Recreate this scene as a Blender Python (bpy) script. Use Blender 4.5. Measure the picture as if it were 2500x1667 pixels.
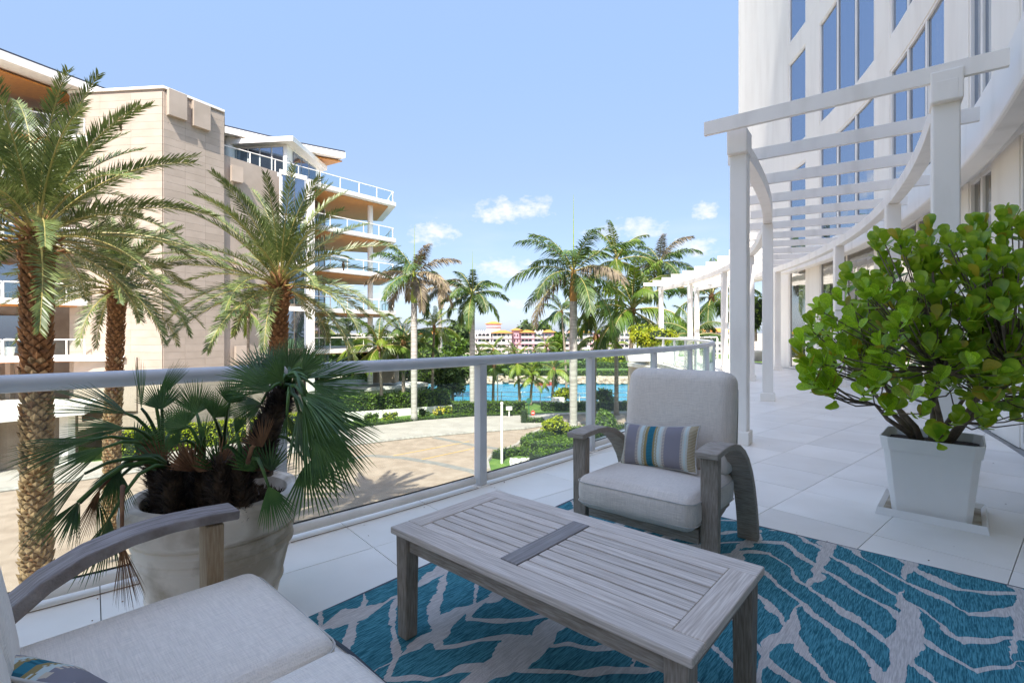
import bpy, bmesh, math, random
from math import sin, cos, pi, sqrt, atan2, radians as R_
from mathutils import Vector, Matrix, noise
random.seed(7)
S = bpy.context.scene
for o in list(bpy.data.objects): bpy.data.objects.remove(o)
C = S.collection

# ------------------------------------------------------------------ camera
FP, CX, Y0, H = 1210.0, 1250.0, 812.0, 1.26
cam = bpy.data.objects.new('camera', bpy.data.cameras.new('camera'))
C.objects.link(cam); S.camera = cam
cam.location = (0, 0, H); cam.rotation_euler = (R_(90), 0, 0)
cam.data.sensor_width = 36; cam.data.lens = FP / 2500 * 36
cam.data.shift_y = -(833.5 - Y0) / 2500
cam.data.clip_start = .05; cam.data.clip_end = 9000

# ------------------------------------------------------------------ light
SUN_DIR = Vector((0.08, 0.565, -0.82)).normalized()       # the way the light travels
sun = bpy.data.objects.new('sun', bpy.data.lights.new('sun', 'SUN'))
C.objects.link(sun); sun.data.energy = 2.0; sun.data.angle = R_(.55); sun.data.color = (1, .95, .875)
sun.rotation_euler = (-SUN_DIR).to_track_quat('Z', 'Y').to_euler()
elev = math.asin(-SUN_DIR.z); az = atan2(-SUN_DIR.x, -SUN_DIR.y)
w = bpy.data.worlds.new('World'); S.world = w; w.use_nodes = True
nt = w.node_tree; nt.nodes.clear()
def N(t, **k):
    n = nt.nodes.new(t)
    for a, b in k.items(): setattr(n, a, b)
    return n
def math_(op, a, b=None, c=None, clamp=False):
    n = N('ShaderNodeMath', operation=op, use_clamp=clamp)
    for i, v in enumerate((a, b, c)):
        if v is None: continue
        if isinstance(v, (int, float)): n.inputs[i].default_value = v
        else: nt.links.new(v, n.inputs[i])
    return n.outputs[0]
sky = N('ShaderNodeTexSky', sky_type='NISHITA', sun_disc=False)
sky.sun_elevation = elev; sky.sun_rotation = az; sky.altitude = 0; sky.air_density = 1.0; sky.dust_density = .7; sky.ozone_density = 1.6
tc = N('ShaderNodeTexCoord'); sep = N('ShaderNodeSeparateXYZ'); nt.links.new(tc.outputs['Generated'], sep.inputs[0])
dx, dy, dz = sep.outputs
ady = math_('MAXIMUM', dy, .05)
ca, cb = math_('DIVIDE', dx, ady), math_('DIVIDE', dz, ady)
nz = N('ShaderNodeTexNoise'); nz.inputs['Scale'].default_value = 34; nz.inputs['Detail'].default_value = 9; nz.inputs['Roughness'].default_value = .62
mp = N('ShaderNodeMapping'); mp.inputs['Scale'].default_value = (1, 1, 1.7)
nt.links.new(tc.outputs['Generated'], mp.inputs[0]); nt.links.new(mp.outputs[0], nz.inputs['Vector'])
nfac = math_('SUBTRACT', nz.outputs[0], .5)
total = None
for px, py, rw, rh, st in ((1060, 573, 50, 30, 1), (1222, 520, 62, 30, 1), (1290, 512, 52, 26, .9), (1325, 488, 22, 14, .5), (1702, 603, 46, 27, .95), (1722, 518, 32, 24, .9),
                           (1558, 560, 70, 24, .75), (1480, 575, 50, 20, .5), (1238, 658, 75, 24, .8), (1390, 690, 60, 20, .6), (930, 632, 34, 16, .8), (1275, 742, 50, 12, .5), (1080, 745, 40, 12, .5), (1100, 700, 60, 18, .5), (950, 720, 60, 22, .5), (1820, 590, 40, 26, .8), (1780, 700, 60, 18, .6)):
    a0, b0 = (px - CX) / FP, (Y0 - py) / FP
    u = math_('DIVIDE', math_('SUBTRACT', ca, a0), rw * 1.2 / FP); v = math_('DIVIDE', math_('SUBTRACT', cb, b0), rh * 1.22 / FP)
    vlow = math_('MULTIPLY', math_('MINIMUM', v, 0), 1.35); v = math_('ADD', math_('MAXIMUM', v, 0), vlow)
    d2 = math_('ADD', math_('MULTIPLY', u, u), math_('MULTIPLY', v, v))
    m = math_('SUBTRACT', 1.0, d2)
    m = math_('ADD', m, math_('MULTIPLY', nfac, 4.4))
    m = math_('MULTIPLY', math_('MULTIPLY', m, .62, clamp=True), min(1, st * 1.15))
    total = m if total is None else math_('MAXIMUM', total, m)
total = math_('MULTIPLY', total, math_('GREATER_THAN', dy, .06))
nz2 = N('ShaderNodeTexNoise'); nz2.inputs['Scale'].default_value = 6; nz2.inputs['Detail'].default_value = 8
mp2 = N('ShaderNodeMapping'); mp2.inputs['Scale'].default_value = (1, 1, 4.0)
nt.links.new(tc.outputs['Generated'], mp2.inputs[0]); nt.links.new(mp2.outputs[0], nz2.inputs['Vector'])
gen = math_('MULTIPLY', math_('SUBTRACT', nz2.outputs[0], .50), 2.6, clamp=True)
lowb = math_('MULTIPLY', math_('SUBTRACT', .30, dz), 4.0, clamp=True)
gen = math_('MULTIPLY', math_('MULTIPLY', gen, lowb), .38)
total = math_('MAXIMUM', total, gen)
zen = math_('MULTIPLY', math_('MAXIMUM', dz, 0), 1.5, clamp=True)
mixc = N('ShaderNodeMix', data_type='RGBA'); mixc.clamp_factor = True
nt.links.new(total, mixc.inputs[0]); mixc.inputs[7].default_value = (1.58, 1.56, 1.56, 1)
hs_ = N('ShaderNodeHueSaturation'); hs_.inputs['Saturation'].default_value = 1.0; nt.links.new(sky.outputs[0], hs_.inputs['Color'])
elr = N('ShaderNodeValToRGB'); er = elr.color_ramp.elements; er[0].position = 0; er[0].color = (.185, .215, .32, 1); er[1].position = .95; er[1].color = (.93, .81, .75, 1)
for p_, c_ in ((.10, (.215, .21, .235, 1)), (.20, (.285, .265, .262, 1)), (.30, (.365, .325, .31, 1)), (.50, (.53, .485, .45, 1))):
    q_ = er.new(p_); q_.color = c_
nt.links.new(math_('MAXIMUM', dz, 0), elr.inputs[0])
mulc = N('ShaderNodeMix', data_type='RGBA', blend_type='MULTIPLY'); mulc.inputs[0].default_value = 1
nt.links.new(hs_.outputs[0], mulc.inputs[6]); nt.links.new(elr.outputs[0], mulc.inputs[7]); nt.links.new(mulc.outputs[2], mixc.inputs[6])
bg = N('ShaderNodeBackground'); bg.inputs['Strength'].default_value = .15
nt.links.new(mixc.outputs[2], bg.inputs['Color'])
wo = N('ShaderNodeOutputWorld'); nt.links.new(bg.outputs[0], wo.inputs[0])
S.view_settings.view_transform = 'Standard'; S.view_settings.look = 'None'; S.view_settings.gamma = 1
S.view_settings.exposure = 2.3; S.view_settings.use_curve_mapping = False
S.cycles.max_bounces = 14; S.cycles.diffuse_bounces = 8; S.cycles.transparent_max_bounces = 24

# ------------------------------------------------------------------ placing helpers
def P(x, y, Y): return Vector(((x - CX) / FP * Y, Y, H - (y - Y0) / FP * Y))
def F(x, y, z=0.0):
    Y = (H - z) * FP / (y - Y0); return Vector(((x - CX) / FP * Y, Y, z))
CC = Vector((-17.85, 20.47))                                    # the terrace, pergola and facade share this centre
def A(R, deg, z=0.0): t = R_(deg); return Vector((CC.x + R * cos(t), CC.y + R * sin(t), z))
def ray_deg(x, R):                                              # angle at which the line of sight x meets circle R (far side)
    k = (x - CX) / FP; a = 1 + k * k; b = 35.7 * k - 40.94; c = 17.85 ** 2 + 20.47 ** 2 - R * R
    Y = (-b + sqrt(b * b - 4 * a * c)) / (2 * a); return math.degrees(atan2(Y - CC.y, k * Y - CC.x))

# ------------------------------------------------------------------ materials
MATS = {}
def mat(name, c, c2=None, scale=6, rough=.6, bump=0, bscale=None, metallic=0, stretch=(1, 1, 1), transl=0, spec=.5, rand=0, detail=5, coord='Object', ramp=(.35, .65)):
    if name in MATS: return MATS[name]
    m = bpy.data.materials.new(name); m.use_nodes = True; t = m.node_tree; b = t.nodes['Principled BSDF']
    L = t.links.new
    b.inputs['Roughness'].default_value = rough; b.inputs['Metallic'].default_value = metallic
    b.inputs['Specular IOR Level'].default_value = spec; b.inputs['Base Color'].default_value = (*c, 1)
    col = None
    tcn = t.nodes.new('ShaderNodeTexCoord'); mpn = t.nodes.new('ShaderNodeMapping'); mpn.inputs['Scale'].default_value = stretch
    L(tcn.outputs[coord], mpn.inputs[0])
    oi = t.nodes.new('ShaderNodeObjectInfo')
    if rand:
        mu = t.nodes.new('ShaderNodeMath'); mu.operation = 'MULTIPLY'; mu.inputs[1].default_value = 37.0; L(oi.outputs['Random'], mu.inputs[0])
        cm = t.nodes.new('ShaderNodeCombineXYZ'); [L(mu.outputs[0], cm.inputs[i]) for i in range(3)]; L(cm.outputs[0], mpn.inputs['Location'])
    if c2 is not None:
        n = t.nodes.new('ShaderNodeTexNoise'); n.inputs['Scale'].default_value = scale; n.inputs['Detail'].default_value = detail
        L(mpn.outputs[0], n.inputs['Vector'])
        r = t.nodes.new('ShaderNodeValToRGB'); r.color_ramp.elements[0].position = ramp[0]; r.color_ramp.elements[1].position = ramp[1]
        r.color_ramp.elements[0].color = (*c, 1); r.color_ramp.elements[1].color = (*c2, 1)
        L(n.outputs[0], r.inputs[0]); col = r.outputs[0]
        if rand:
            hv = t.nodes.new('ShaderNodeHueSaturation'); mr = t.nodes.new('ShaderNodeMapRange'); L(oi.outputs['Random'], mr.inputs[0])
            mr.inputs[3].default_value = 1 - rand; mr.inputs[4].default_value = 1 + rand; L(mr.outputs[0], hv.inputs['Value']); L(col, hv.inputs['Color']); col = hv.outputs[0]
        L(col, b.inputs['Base Color'])
    if bump:
        n2 = t.nodes.new('ShaderNodeTexNoise'); n2.inputs['Scale'].default_value = bscale or scale * 4; n2.inputs['Detail'].default_value = 6; L(mpn.outputs[0], n2.inputs['Vector'])
        bn = t.nodes.new('ShaderNodeBump'); bn.inputs['Strength'].default_value = bump; bn.inputs['Distance'].default_value = .01
        L(n2.outputs[0], bn.inputs['Height']); L(bn.outputs[0], b.inputs['Normal'])
    if transl:
        tr = t.nodes.new('ShaderNodeBsdfTranslucent'); mx = t.nodes.new('ShaderNodeMixShader'); mx.inputs[0].default_value = transl
        hv2 = t.nodes.new('ShaderNodeHueSaturation'); hv2.inputs['Value'].default_value = 1.7; hv2.inputs['Hue'].default_value = .485
        if col is not None: L(col, hv2.inputs['Color'])
        else: hv2.inputs['Color'].default_value = (*c, 1)
        L(hv2.outputs[0], tr.inputs['Color']); L(b.outputs[0], mx.inputs[1]); L(tr.outputs[0], mx.inputs[2])
        L(mx.outputs[0], t.nodes['Material Output'].inputs['Surface'])
    MATS[name] = m; return m
def glass_mat(name, tint, refl=.08, rough=.0):
    if name in MATS: return MATS[name]
    m = bpy.data.materials.new(name); m.use_nodes = True; t = m.node_tree; t.nodes.remove(t.nodes['Principled BSDF'])
    tr = t.nodes.new('ShaderNodeBsdfTransparent'); tr.inputs[0].default_value = (*tint, 1)
    gl = t.nodes.new('ShaderNodeBsdfGlossy'); gl.inputs['Roughness'].default_value = rough; gl.inputs[0].default_value = (.9, 1, .97, 1)
    fr = t.nodes.new('ShaderNodeLayerWeight'); fr.inputs[0].default_value = .5
    pw = t.nodes.new('ShaderNodeMath'); pw.operation = 'POWER'; pw.inputs[1].default_value = 5; t.links.new(fr.outputs['Facing'], pw.inputs[0])
    mu = t.nodes.new('ShaderNodeMath'); mu.operation = 'MULTIPLY_ADD'; mu.inputs[1].default_value = .55; mu.inputs[2].default_value = refl * .5; t.links.new(pw.outputs[0], mu.inputs[0]); mu.use_clamp = True
    mx = t.nodes.new('ShaderNodeMixShader'); t.links.new(mu.outputs[0], mx.inputs[0]); t.links.new(tr.outputs[0], mx.inputs[1]); t.links.new(gl.outputs[0], mx.inputs[2])
    t.links.new(mx.outputs[0], t.nodes['Material Output'].inputs['Surface']); MATS[name] = m; return m
def window_mat(name, refl, dark, f=.7, wob=0.0):
    if name in MATS: return MATS[name]
    m = bpy.data.materials.new(name); m.use_nodes = True; t = m.node_tree; b = t.nodes['Principled BSDF']
    b.inputs['Base Color'].default_value = (*dark, 1); b.inputs['Roughness'].default_value = .15
    gl = t.nodes.new('ShaderNodeBsdfGlossy'); gl.inputs['Roughness'].default_value = .01; gl.inputs[0].default_value = (*refl, 1)
    mx = t.nodes.new('ShaderNodeMixShader'); mx.inputs[0].default_value = f
    t.links.new(b.outputs[0], mx.inputs[1]); t.links.new(gl.outputs[0], mx.inputs[2]); t.links.new(mx.outputs[0], t.nodes['Material Output'].inputs['Surface'])
    if wob:
        tcn = t.nodes.new('ShaderNodeTexCoord'); n = t.nodes.new('ShaderNodeTexNoise'); n.inputs['Scale'].default_value = 1.1; n.inputs['Detail'].default_value = 1
        t.links.new(tcn.outputs['Object'], n.inputs['Vector'])
        bn = t.nodes.new('ShaderNodeBump'); bn.inputs['Strength'].default_value = 1; bn.inputs['Distance'].default_value = wob
        t.links.new(n.outputs[0], bn.inputs['Height']); t.links.new(bn.outputs[0], gl.inputs['Normal'])
    MATS[name] = m; return m

white_paint = mat('white_paint', (.78, .73, .66), (.89, .84, .77), 4, .45, .06, 40, stretch=(1, 1, .3), ramp=(.25, .5))
rail_paint = mat('rail_paint', (.55, .565, .57), (.62, .63, .63), 5, .38, .03, 60, spec=.55)
stucco = mat('stucco', (.81, .755, .675), (.89, .84, .76), 2.4, .85, .25, 60, stretch=(1, 1, .16), ramp=(.25, .55))
tile_m = mat('tile', (.83, .775, .69), (.90, .85, .77), 2.2, .42, .04, 90, rand=.05)
grout = mat('grout', (.22, .21, .19), (.34, .33, .30), 9, .9)
beige = mat('beige_cladding', (.385, .315, .25), (.45, .37, .30), .7, .85, .12, 30, rand=.015)
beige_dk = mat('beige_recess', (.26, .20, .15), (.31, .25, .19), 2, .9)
soffit = mat('wood_soffit', (.46, .17, .035), (.66, .30, .075), 3, .55, .1, 20, stretch=(1, 14, 1))
conc = mat('concrete', (.44, .365, .265), (.80, .715, .595), 4.5, .9, .3, 40, detail=9, ramp=(.38, .55))
pave = mat('driveway_paving', (.255, .19, .14), (.325, .25, .19), 1.4, .9, .2, 12)
walkc = mat('concrete_walk', (.30, .265, .23), (.37, .33, .285), .8, .9, .1, 10)
kerb_m = mat('kerb', (.22, .20, .18), (.34, .32, .28), 4, .9)
grass_m = mat('grass_ground', (.055, .12, .018), (.12, .19, .03), 1.5, .95, .4, 30)
sand_m = mat('sand', (.38, .32, .23), (.48, .42, .32), .6, .95)
rock_m = mat('rock', (.20, .155, .11), (.46, .38, .28), 1.5, .95, .6, 8)
teak = mat('weathered_teak', (.28, .23, .18), (.46, .40, .33), 14, .75, .4, 60, stretch=(1.2, 14, 14), rand=.12, detail=8)
teak_pale = mat('bleached_teak', (.50, .415, .34), (.82, .73, .635), 12, .7, .3, 60, stretch=(.5, 16, 16), rand=.10, detail=6, ramp=(.3, .7))
teak_warm = mat('brown_teak', (.34, .22, .12), (.46, .35, .22), 14, .75, .4, 60, stretch=(14, 14, 1.2), rand=.08, detail=8)
teak_v = mat('weathered_teak_upright', (.23, .19, .145), (.40, .34, .275), 14, .78, .5, 60, stretch=(14, 14, 1.2), rand=.1, detail=8)
glass_rail = glass_mat('rail_glass', (.93, .975, .95), .05)
glass_far = glass_mat('far_glass', (.90, .95, .955), .05)
win_up = window_mat('tinted_window', (.44, .50, .60), (.05, .07, .10), .75, .0008)
win_gr = window_mat('terrace_window', (.62, .62, .60), (.035, .033, .03), .6, .006)
win_dk = window_mat('dark_window', (.35, .42, .52), (.03, .035, .05), .5)
black_m = mat('black_rubber', (.012, .012, .014), rough=.6)
white_plastic = mat('white_plastic', (.88, .845, .79), (.91, .88, .83), 3, .42, .03, 50)
date_leaf = mat('date_frond', (.05, .085, .018), (.165, .205, .055), 2.5, .45, transl=.14, rand=.18, spec=.6)
royal_leaf = mat('royal_frond', (.035, .085, .012), (.10, .155, .03), 1.6, .5, transl=.18, rand=.25)
brown_leaf = mat('dry_frond', (.16, .12, .07), (.30, .24, .16), 1.6, .7, transl=.15, rand=.2)
coco_leaf = mat('coconut_frond', (.045, .105, .008), (.165, .22, .014), .8, .45, transl=.22, rand=.3)
fan_leaf = mat('fan_leaf', (.03, .085, .018), (.085, .17, .035), 9, .42, transl=.18, rand=.3, spec=.5)
fan_dead = mat('dead_fan_leaf', (.12, .05, .02), (.28, .14, .06), 20, .8)
rachis = mat('frond_stalk', (.28, .26, .07), (.38, .30, .10), 3, .5)
boot = mat('palm_leaf_base', (.17, .105, .045), (.38, .265, .14), 5, .9, .6, 20, rand=.2)
boot_dk = mat('palm_leaf_base_brown', (.13, .06, .025), (.30, .15, .06), 5, .9, .6, 20, rand=.25)
royal_trunk = mat('royal_palm_trunk', (.33, .30, .26), (.50, .47, .42), 1.2, .85, .4, 9, stretch=(1, 1, 7))
coco_trunk = mat('coconut_trunk', (.22, .17, .12), (.36, .29, .22), 2, .9, .6, 7, stretch=(1, 1, 6))
green_shaft = mat('crownshaft_green', (.20, .30, .03), (.32, .38, .05), 2, .4)
brown_shaft = mat('crownshaft_brown', (.32, .17, .05), (.50, .27, .08), 3, .5, stretch=(1, 1, .3))
hair = mat('palm_fibre', (.03, .018, .010), (.13, .085, .05), 22, .95)
hedge_m = mat('hedge_leaf', (.04, .095, .006), (.13, .21, .016), 5, .55, transl=.2)
hedge_y = mat('yellow_hedge_leaf', (.17, .25, .006), (.40, .42, .015), 5, .55, transl=.25)
hedge_d = mat('dark_hedge_leaf', (.035, .075, .012), (.10, .15, .025), 4, .6, transl=.2)
flower_m = mat('flower_mix', (.40, .34, .02), (.60, .50, .05), 5, .6)
core_m = mat('foliage_core', (.012, .025, .006), rough=.95)  # near-black green, stands in for the shade deep among leaves
lettuce = mat('sea_lettuce_leaf', (.17, .36, .012), (.44, .60, .035), 16, .33, transl=.30, rand=.32, spec=.55)
lettuce_y = mat('yellowing_leaf', (.32, .30, .02), (.46, .36, .03), 12, .4, transl=.3)
bark = mat('shrub_bark', (.12, .085, .055), (.22, .165, .115), 20, .9, .5)
soil = mat('soil', (.025, .016, .010), (.08, .05, .03), 30, .95, .8, 40)
pink = mat('pink_stucco', (.50, .29, .335), (.56, .35, .39), .2, .9)
cream = mat('pale_pink_stucco', (.52, .445, .44), (.58, .51, .505), .2, .9)
tileroof = mat('orange_roof_tile', (.48, .19, .03), (.60, .27, .05), 1.5, .8, stretch=(6, 1, 1))
navy = mat('roof_edge_dark', (.03, .035, .05), rough=.5)

# fabric with woven threads
def fabric(name, c, c2):
    m = mat(name, c, c2, 3, .95, spec=.2); t = m.node_tree; b = t.nodes['Principled BSDF']
    b.inputs['Sheen Weight'].default_value = .25
    tcn = t.nodes.new('ShaderNodeTexCoord')
    hs = []
    for st in ((140, 9, 9), (9, 140, 140)):
        mp_ = t.nodes.new('ShaderNodeMapping'); mp_.inputs['Scale'].default_value = st; t.links.new(tcn.outputs['Object'], mp_.inputs[0])
        n = t.nodes.new('ShaderNodeTexNoise'); n.inputs['Scale'].default_value = 2.2; n.inputs['Detail'].default_value = 2; t.links.new(mp_.outputs[0], n.inputs['Vector']); hs.append(n.outputs[0])
    ad = t.nodes.new('ShaderNodeMath'); ad.operation = 'ADD'; t.links.new(hs[0], ad.inputs[0]); t.links.new(hs[1], ad.inputs[1])
    bn = t.nodes.new('ShaderNodeBump'); bn.inputs['Strength'].default_value = .6; bn.inputs['Distance'].default_value = .004
    t.links.new(ad.outputs[0], bn.inputs['Height']); t.links.new(bn.outputs[0], b.inputs['Normal'])
    src = b.inputs['Base Color'].links[0].from_socket
    mr = t.nodes.new('ShaderNodeMapRange'); mr.inputs[1].default_value = .7; mr.inputs[2].default_value = 1.3; mr.inputs[3].default_value = .86; mr.inputs[4].default_value = 1.06
    t.links.new(ad.outputs[0], mr.inputs[0]); hv = t.nodes.new('ShaderNodeHueSaturation'); t.links.new(src, hv.inputs['Color']); t.links.new(mr.outputs[0], hv.inputs['Value']); t.links.new(hv.outputs[0], b.inputs['Base Color'])
    return m
linen = fabric('linen', (.74, .655, .56), (.80, .72, .62))
linen_lt = fabric('pale_linen', (.87, .785, .68), (.90, .825, .72))
piping_m = mat('piping', (.55, .52, .47), rough=.9)

# striped pillow: colour runs along object x
def stripes(name, hw):
    m = bpy.data.materials.new(name); m.use_nodes = True; t = m.node_tree; b = t.nodes['Principled BSDF']; b.inputs['Roughness'].default_value = .95
    b.inputs['Specular IOR Level'].default_value = .15
    tcn = t.nodes.new('ShaderNodeTexCoord'); sp = t.nodes.new('ShaderNodeSeparateXYZ'); t.links.new(tcn.outputs['Object'], sp.inputs[0])
    mr = t.nodes.new('ShaderNodeMapRange'); mr.inputs[1].default_value = -hw; mr.inputs[2].default_value = hw; t.links.new(sp.outputs[0], mr.inputs[0])
    lav, aq, ol, tl, cr = (.24, .225, .245), (.52, .60, .57), (.30, .235, .10), (.035, .19, .25), (.58, .50, .38)
    def ramp(stops):
        r = t.nodes.new('ShaderNodeValToRGB'); r.color_ramp.interpolation = 'CONSTANT'; e = r.color_ramp.elements
        e[0].position = 0; e[0].color = (*stops[0][1], 1); e[1].position = stops[1][0]; e[1].color = (*stops[1][1], 1)
        for p, c in stops[2:]:
            q = e.new(p); q.color = (*c, 1)
        t.links.new(mr.outputs[0], r.inputs[0]); return r.outputs[0]
    base = ramp([(0, ol), (.03, aq), (.065, lav), (.28, aq), (.345, ol), (.40, tl), (.485, ol), (.53, aq), (.60, lav), (.85, aq), (.91, ol)])
    tick = ramp([(0, tl), (.02, cr), (.085, lav), (.245, cr), (.29, aq), (.33, ol), (.35, aq), (.365, ol), (.40, tl), (.405, (.02, .11, .15)), (.48, ol), (.505, aq), (.525, ol), (.54, aq), (.575, cr), (.63, lav), (.825, cr), (.87, aq), (.89, cr)])
    wv = t.nodes.new('ShaderNodeMath'); wv.operation = 'PINGPONG'; wv.inputs[1].default_value = .0042; t.links.new(sp.outputs[1], wv.inputs[0])
    gt = t.nodes.new('ShaderNodeMath'); gt.operation = 'GREATER_THAN'; gt.inputs[1].default_value = .0021; t.links.new(wv.outputs[0], gt.inputs[0])
    mx = t.nodes.new('ShaderNodeMix'); mx.data_type = 'RGBA'; t.links.new(gt.outputs[0], mx.inputs[0]); t.links.new(base, mx.inputs[6]); t.links.new(tick, mx.inputs[7])
    t.links.new(mx.outputs[2], b.inputs['Base Color'])
    n = t.nodes.new('ShaderNodeTexNoise'); n.inputs['Scale'].default_value = 500; t.links.new(tcn.outputs['Object'], n.inputs['Vector'])
    bn = t.nodes.new('ShaderNodeBump'); bn.inputs['Strength'].default_value = .4; bn.inputs['Distance'].default_value = .002; t.links.new(n.outputs[0], bn.inputs['Height']); t.links.new(bn.outputs[0], b.inputs['Normal'])
    return m
stripe_m = stripes('striped_cloth', .24)

# rug: object x runs along its long side, y along its short side
def rug_mat():
    m = bpy.data.materials.new('rug_weave'); m.use_nodes = True; t = m.node_tree; b = t.nodes['Principled BSDF']; b.inputs['Roughness'].default_value = .97; b.inputs['Specular IOR Level'].default_value = .1
    L = t.links.new
    tcn = t.nodes.new('ShaderNodeTexCoord')
    def mm(op, a, b_=None, clamp=False):
        n = t.nodes.new('ShaderNodeMath'); n.operation = op; n.use_clamp = clamp
        for i, v in enumerate((a, b_)):
            if v is None: continue
            if isinstance(v, (int, float)): n.inputs[i].default_value = v
            else: L(v, n.inputs[i])
        return n.outputs[0]
    def nz_(scale, detail=2, st=(1, 1, 1), loc=(0, 0, 0), rough=.5):
        mp_ = t.nodes.new('ShaderNodeMapping'); mp_.inputs['Scale'].default_value = st; mp_.inputs['Location'].default_value = loc; L(tcn.outputs['Object'], mp_.inputs[0])
        n = t.nodes.new('ShaderNodeTexNoise'); n.inputs['Scale'].default_value = scale; n.inputs['Detail'].default_value = detail; n.inputs['Roughness'].default_value = rough; L(mp_.outputs[0], n.inputs['Vector']); return n.outputs[0]
    sp = t.nodes.new('ShaderNodeSeparateXYZ'); L(tcn.outputs['Object'], sp.inputs[0])
    jag = mm('MULTIPLY', mm('SUBTRACT', nz_(70, 2, (1, .35, 1)), .5), .020)
    wx = mm('ADD', mm('ADD', sp.outputs[0], jag), mm('MULTIPLY', mm('SUBTRACT', nz_(3.2, 2), .5), .22))
    wy = mm('ADD', mm('ADD', sp.outputs[1], jag), mm('MULTIPLY', mm('SUBTRACT', nz_(2.6, 2, loc=(5, 3, 0)), .5), .24))
    wid = mm('MULTIPLY', mm('SUBTRACT', nz_(7, 2, loc=(9, 1, 0)), .5), .05)
    # trunks of the feather pattern, .37 m apart
    d1 = mm('PINGPONG', mm('ADD', wx, 20.0 - .03), .185)
    spine = mm('LESS_THAN', d1, mm('ADD', mm('ADD', mm('MULTIPLY', mm('SUBTRACT', nz_(3.4, 1, (1, .55, 1), (2, 7, 0)), .5), .17), .030), wid))
    big = mm('PINGPONG', mm('ADD', wx, 20.3 - .08), .80)
    s = mm('ADD', mm('MULTIPLY', wy, -1.0), mm('MULTIPLY', big, 1.0))
    d2 = mm('PINGPONG', mm('ADD', s, 20.0), .122)
    br = mm('LESS_THAN', d2, mm('ADD', mm('ADD', mm('MULTIPLY', mm('SUBTRACT', nz_(4.2, 1, loc=(1, 4, 0)), .5), .075), .022), mm('MULTIPLY', wid, .6)))
    pat = mm('MAXIMUM', spine, br)
    thread = nz_(60, 3, (5, .35, 1)); th2 = nz_(160, 2)
    r1 = t.nodes.new('ShaderNodeValToRGB'); e = r1.color_ramp.elements; e[0].position = .36; e[0].color = (.022, .115, .15, 1); e[1].position = .66; e[1].color = (.10, .34, .395, 1); L(thread, r1.inputs[0])
    r2 = t.nodes.new('ShaderNodeValToRGB'); e = r2.color_ramp.elements; e[0].position = .35; e[0].color = (.48, .44, .40, 1); e[1].position = .65; e[1].color = (.68, .63, .58, 1); L(thread, r2.inputs[0])
    mx = t.nodes.new('ShaderNodeMix'); mx.data_type = 'RGBA'; L(pat, mx.inputs[0]); L(r1.outputs[0], mx.inputs[6]); L(r2.outputs[0], mx.inputs[7])
    L(mx.outputs[2], b.inputs['Base Color'])
    bn = t.nodes.new('ShaderNodeBump'); bn.inputs['Strength'].default_value = .8; bn.inputs['Distance'].default_value = .004
    L(mm('ADD', thread, th2), bn.inputs['Height']); L(bn.outputs[0], b.inputs['Normal']); return m
rug_m = rug_mat()

def water_mat():
    m = bpy.data.materials.new('canal_water'); m.use_nodes = True; t = m.node_tree; b = t.nodes['Principled BSDF']
    b.inputs['Roughness'].default_value = .22; b.inputs['Specular IOR Level'].default_value = .35
    tcn = t.nodes.new('ShaderNodeTexCoord'); mp_ = t.nodes.new('ShaderNodeMapping'); mp_.inputs['Scale'].default_value = (.35, 1.2, 1); t.links.new(tcn.outputs['Object'], mp_.inputs[0])
    n = t.nodes.new('ShaderNodeTexNoise'); n.inputs['Scale'].default_value = 1.3; n.inputs['Detail'].default_value = 7; t.links.new(mp_.outputs[0], n.inputs['Vector'])
    r = t.nodes.new('ShaderNodeValToRGB'); r.color_ramp.elements[0].color = (0, .10, .21, 1); r.color_ramp.elements[1].color = (.008, .30, .42, 1); r.color_ramp.elements[0].position = .3; r.color_ramp.elements[1].position = .7
    t.links.new(n.outputs[0], r.inputs[0]); t.links.new(r.outputs[0], b.inputs['Base Color'])
    bn = t.nodes.new('ShaderNodeBump'); bn.inputs['Strength'].default_value = .6; bn.inputs['Distance'].default_value = .12; t.links.new(n.outputs[0], bn.inputs['Height']); t.links.new(bn.outputs[0], b.inputs['Normal'])
    return m
water_m = water_mat()

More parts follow.
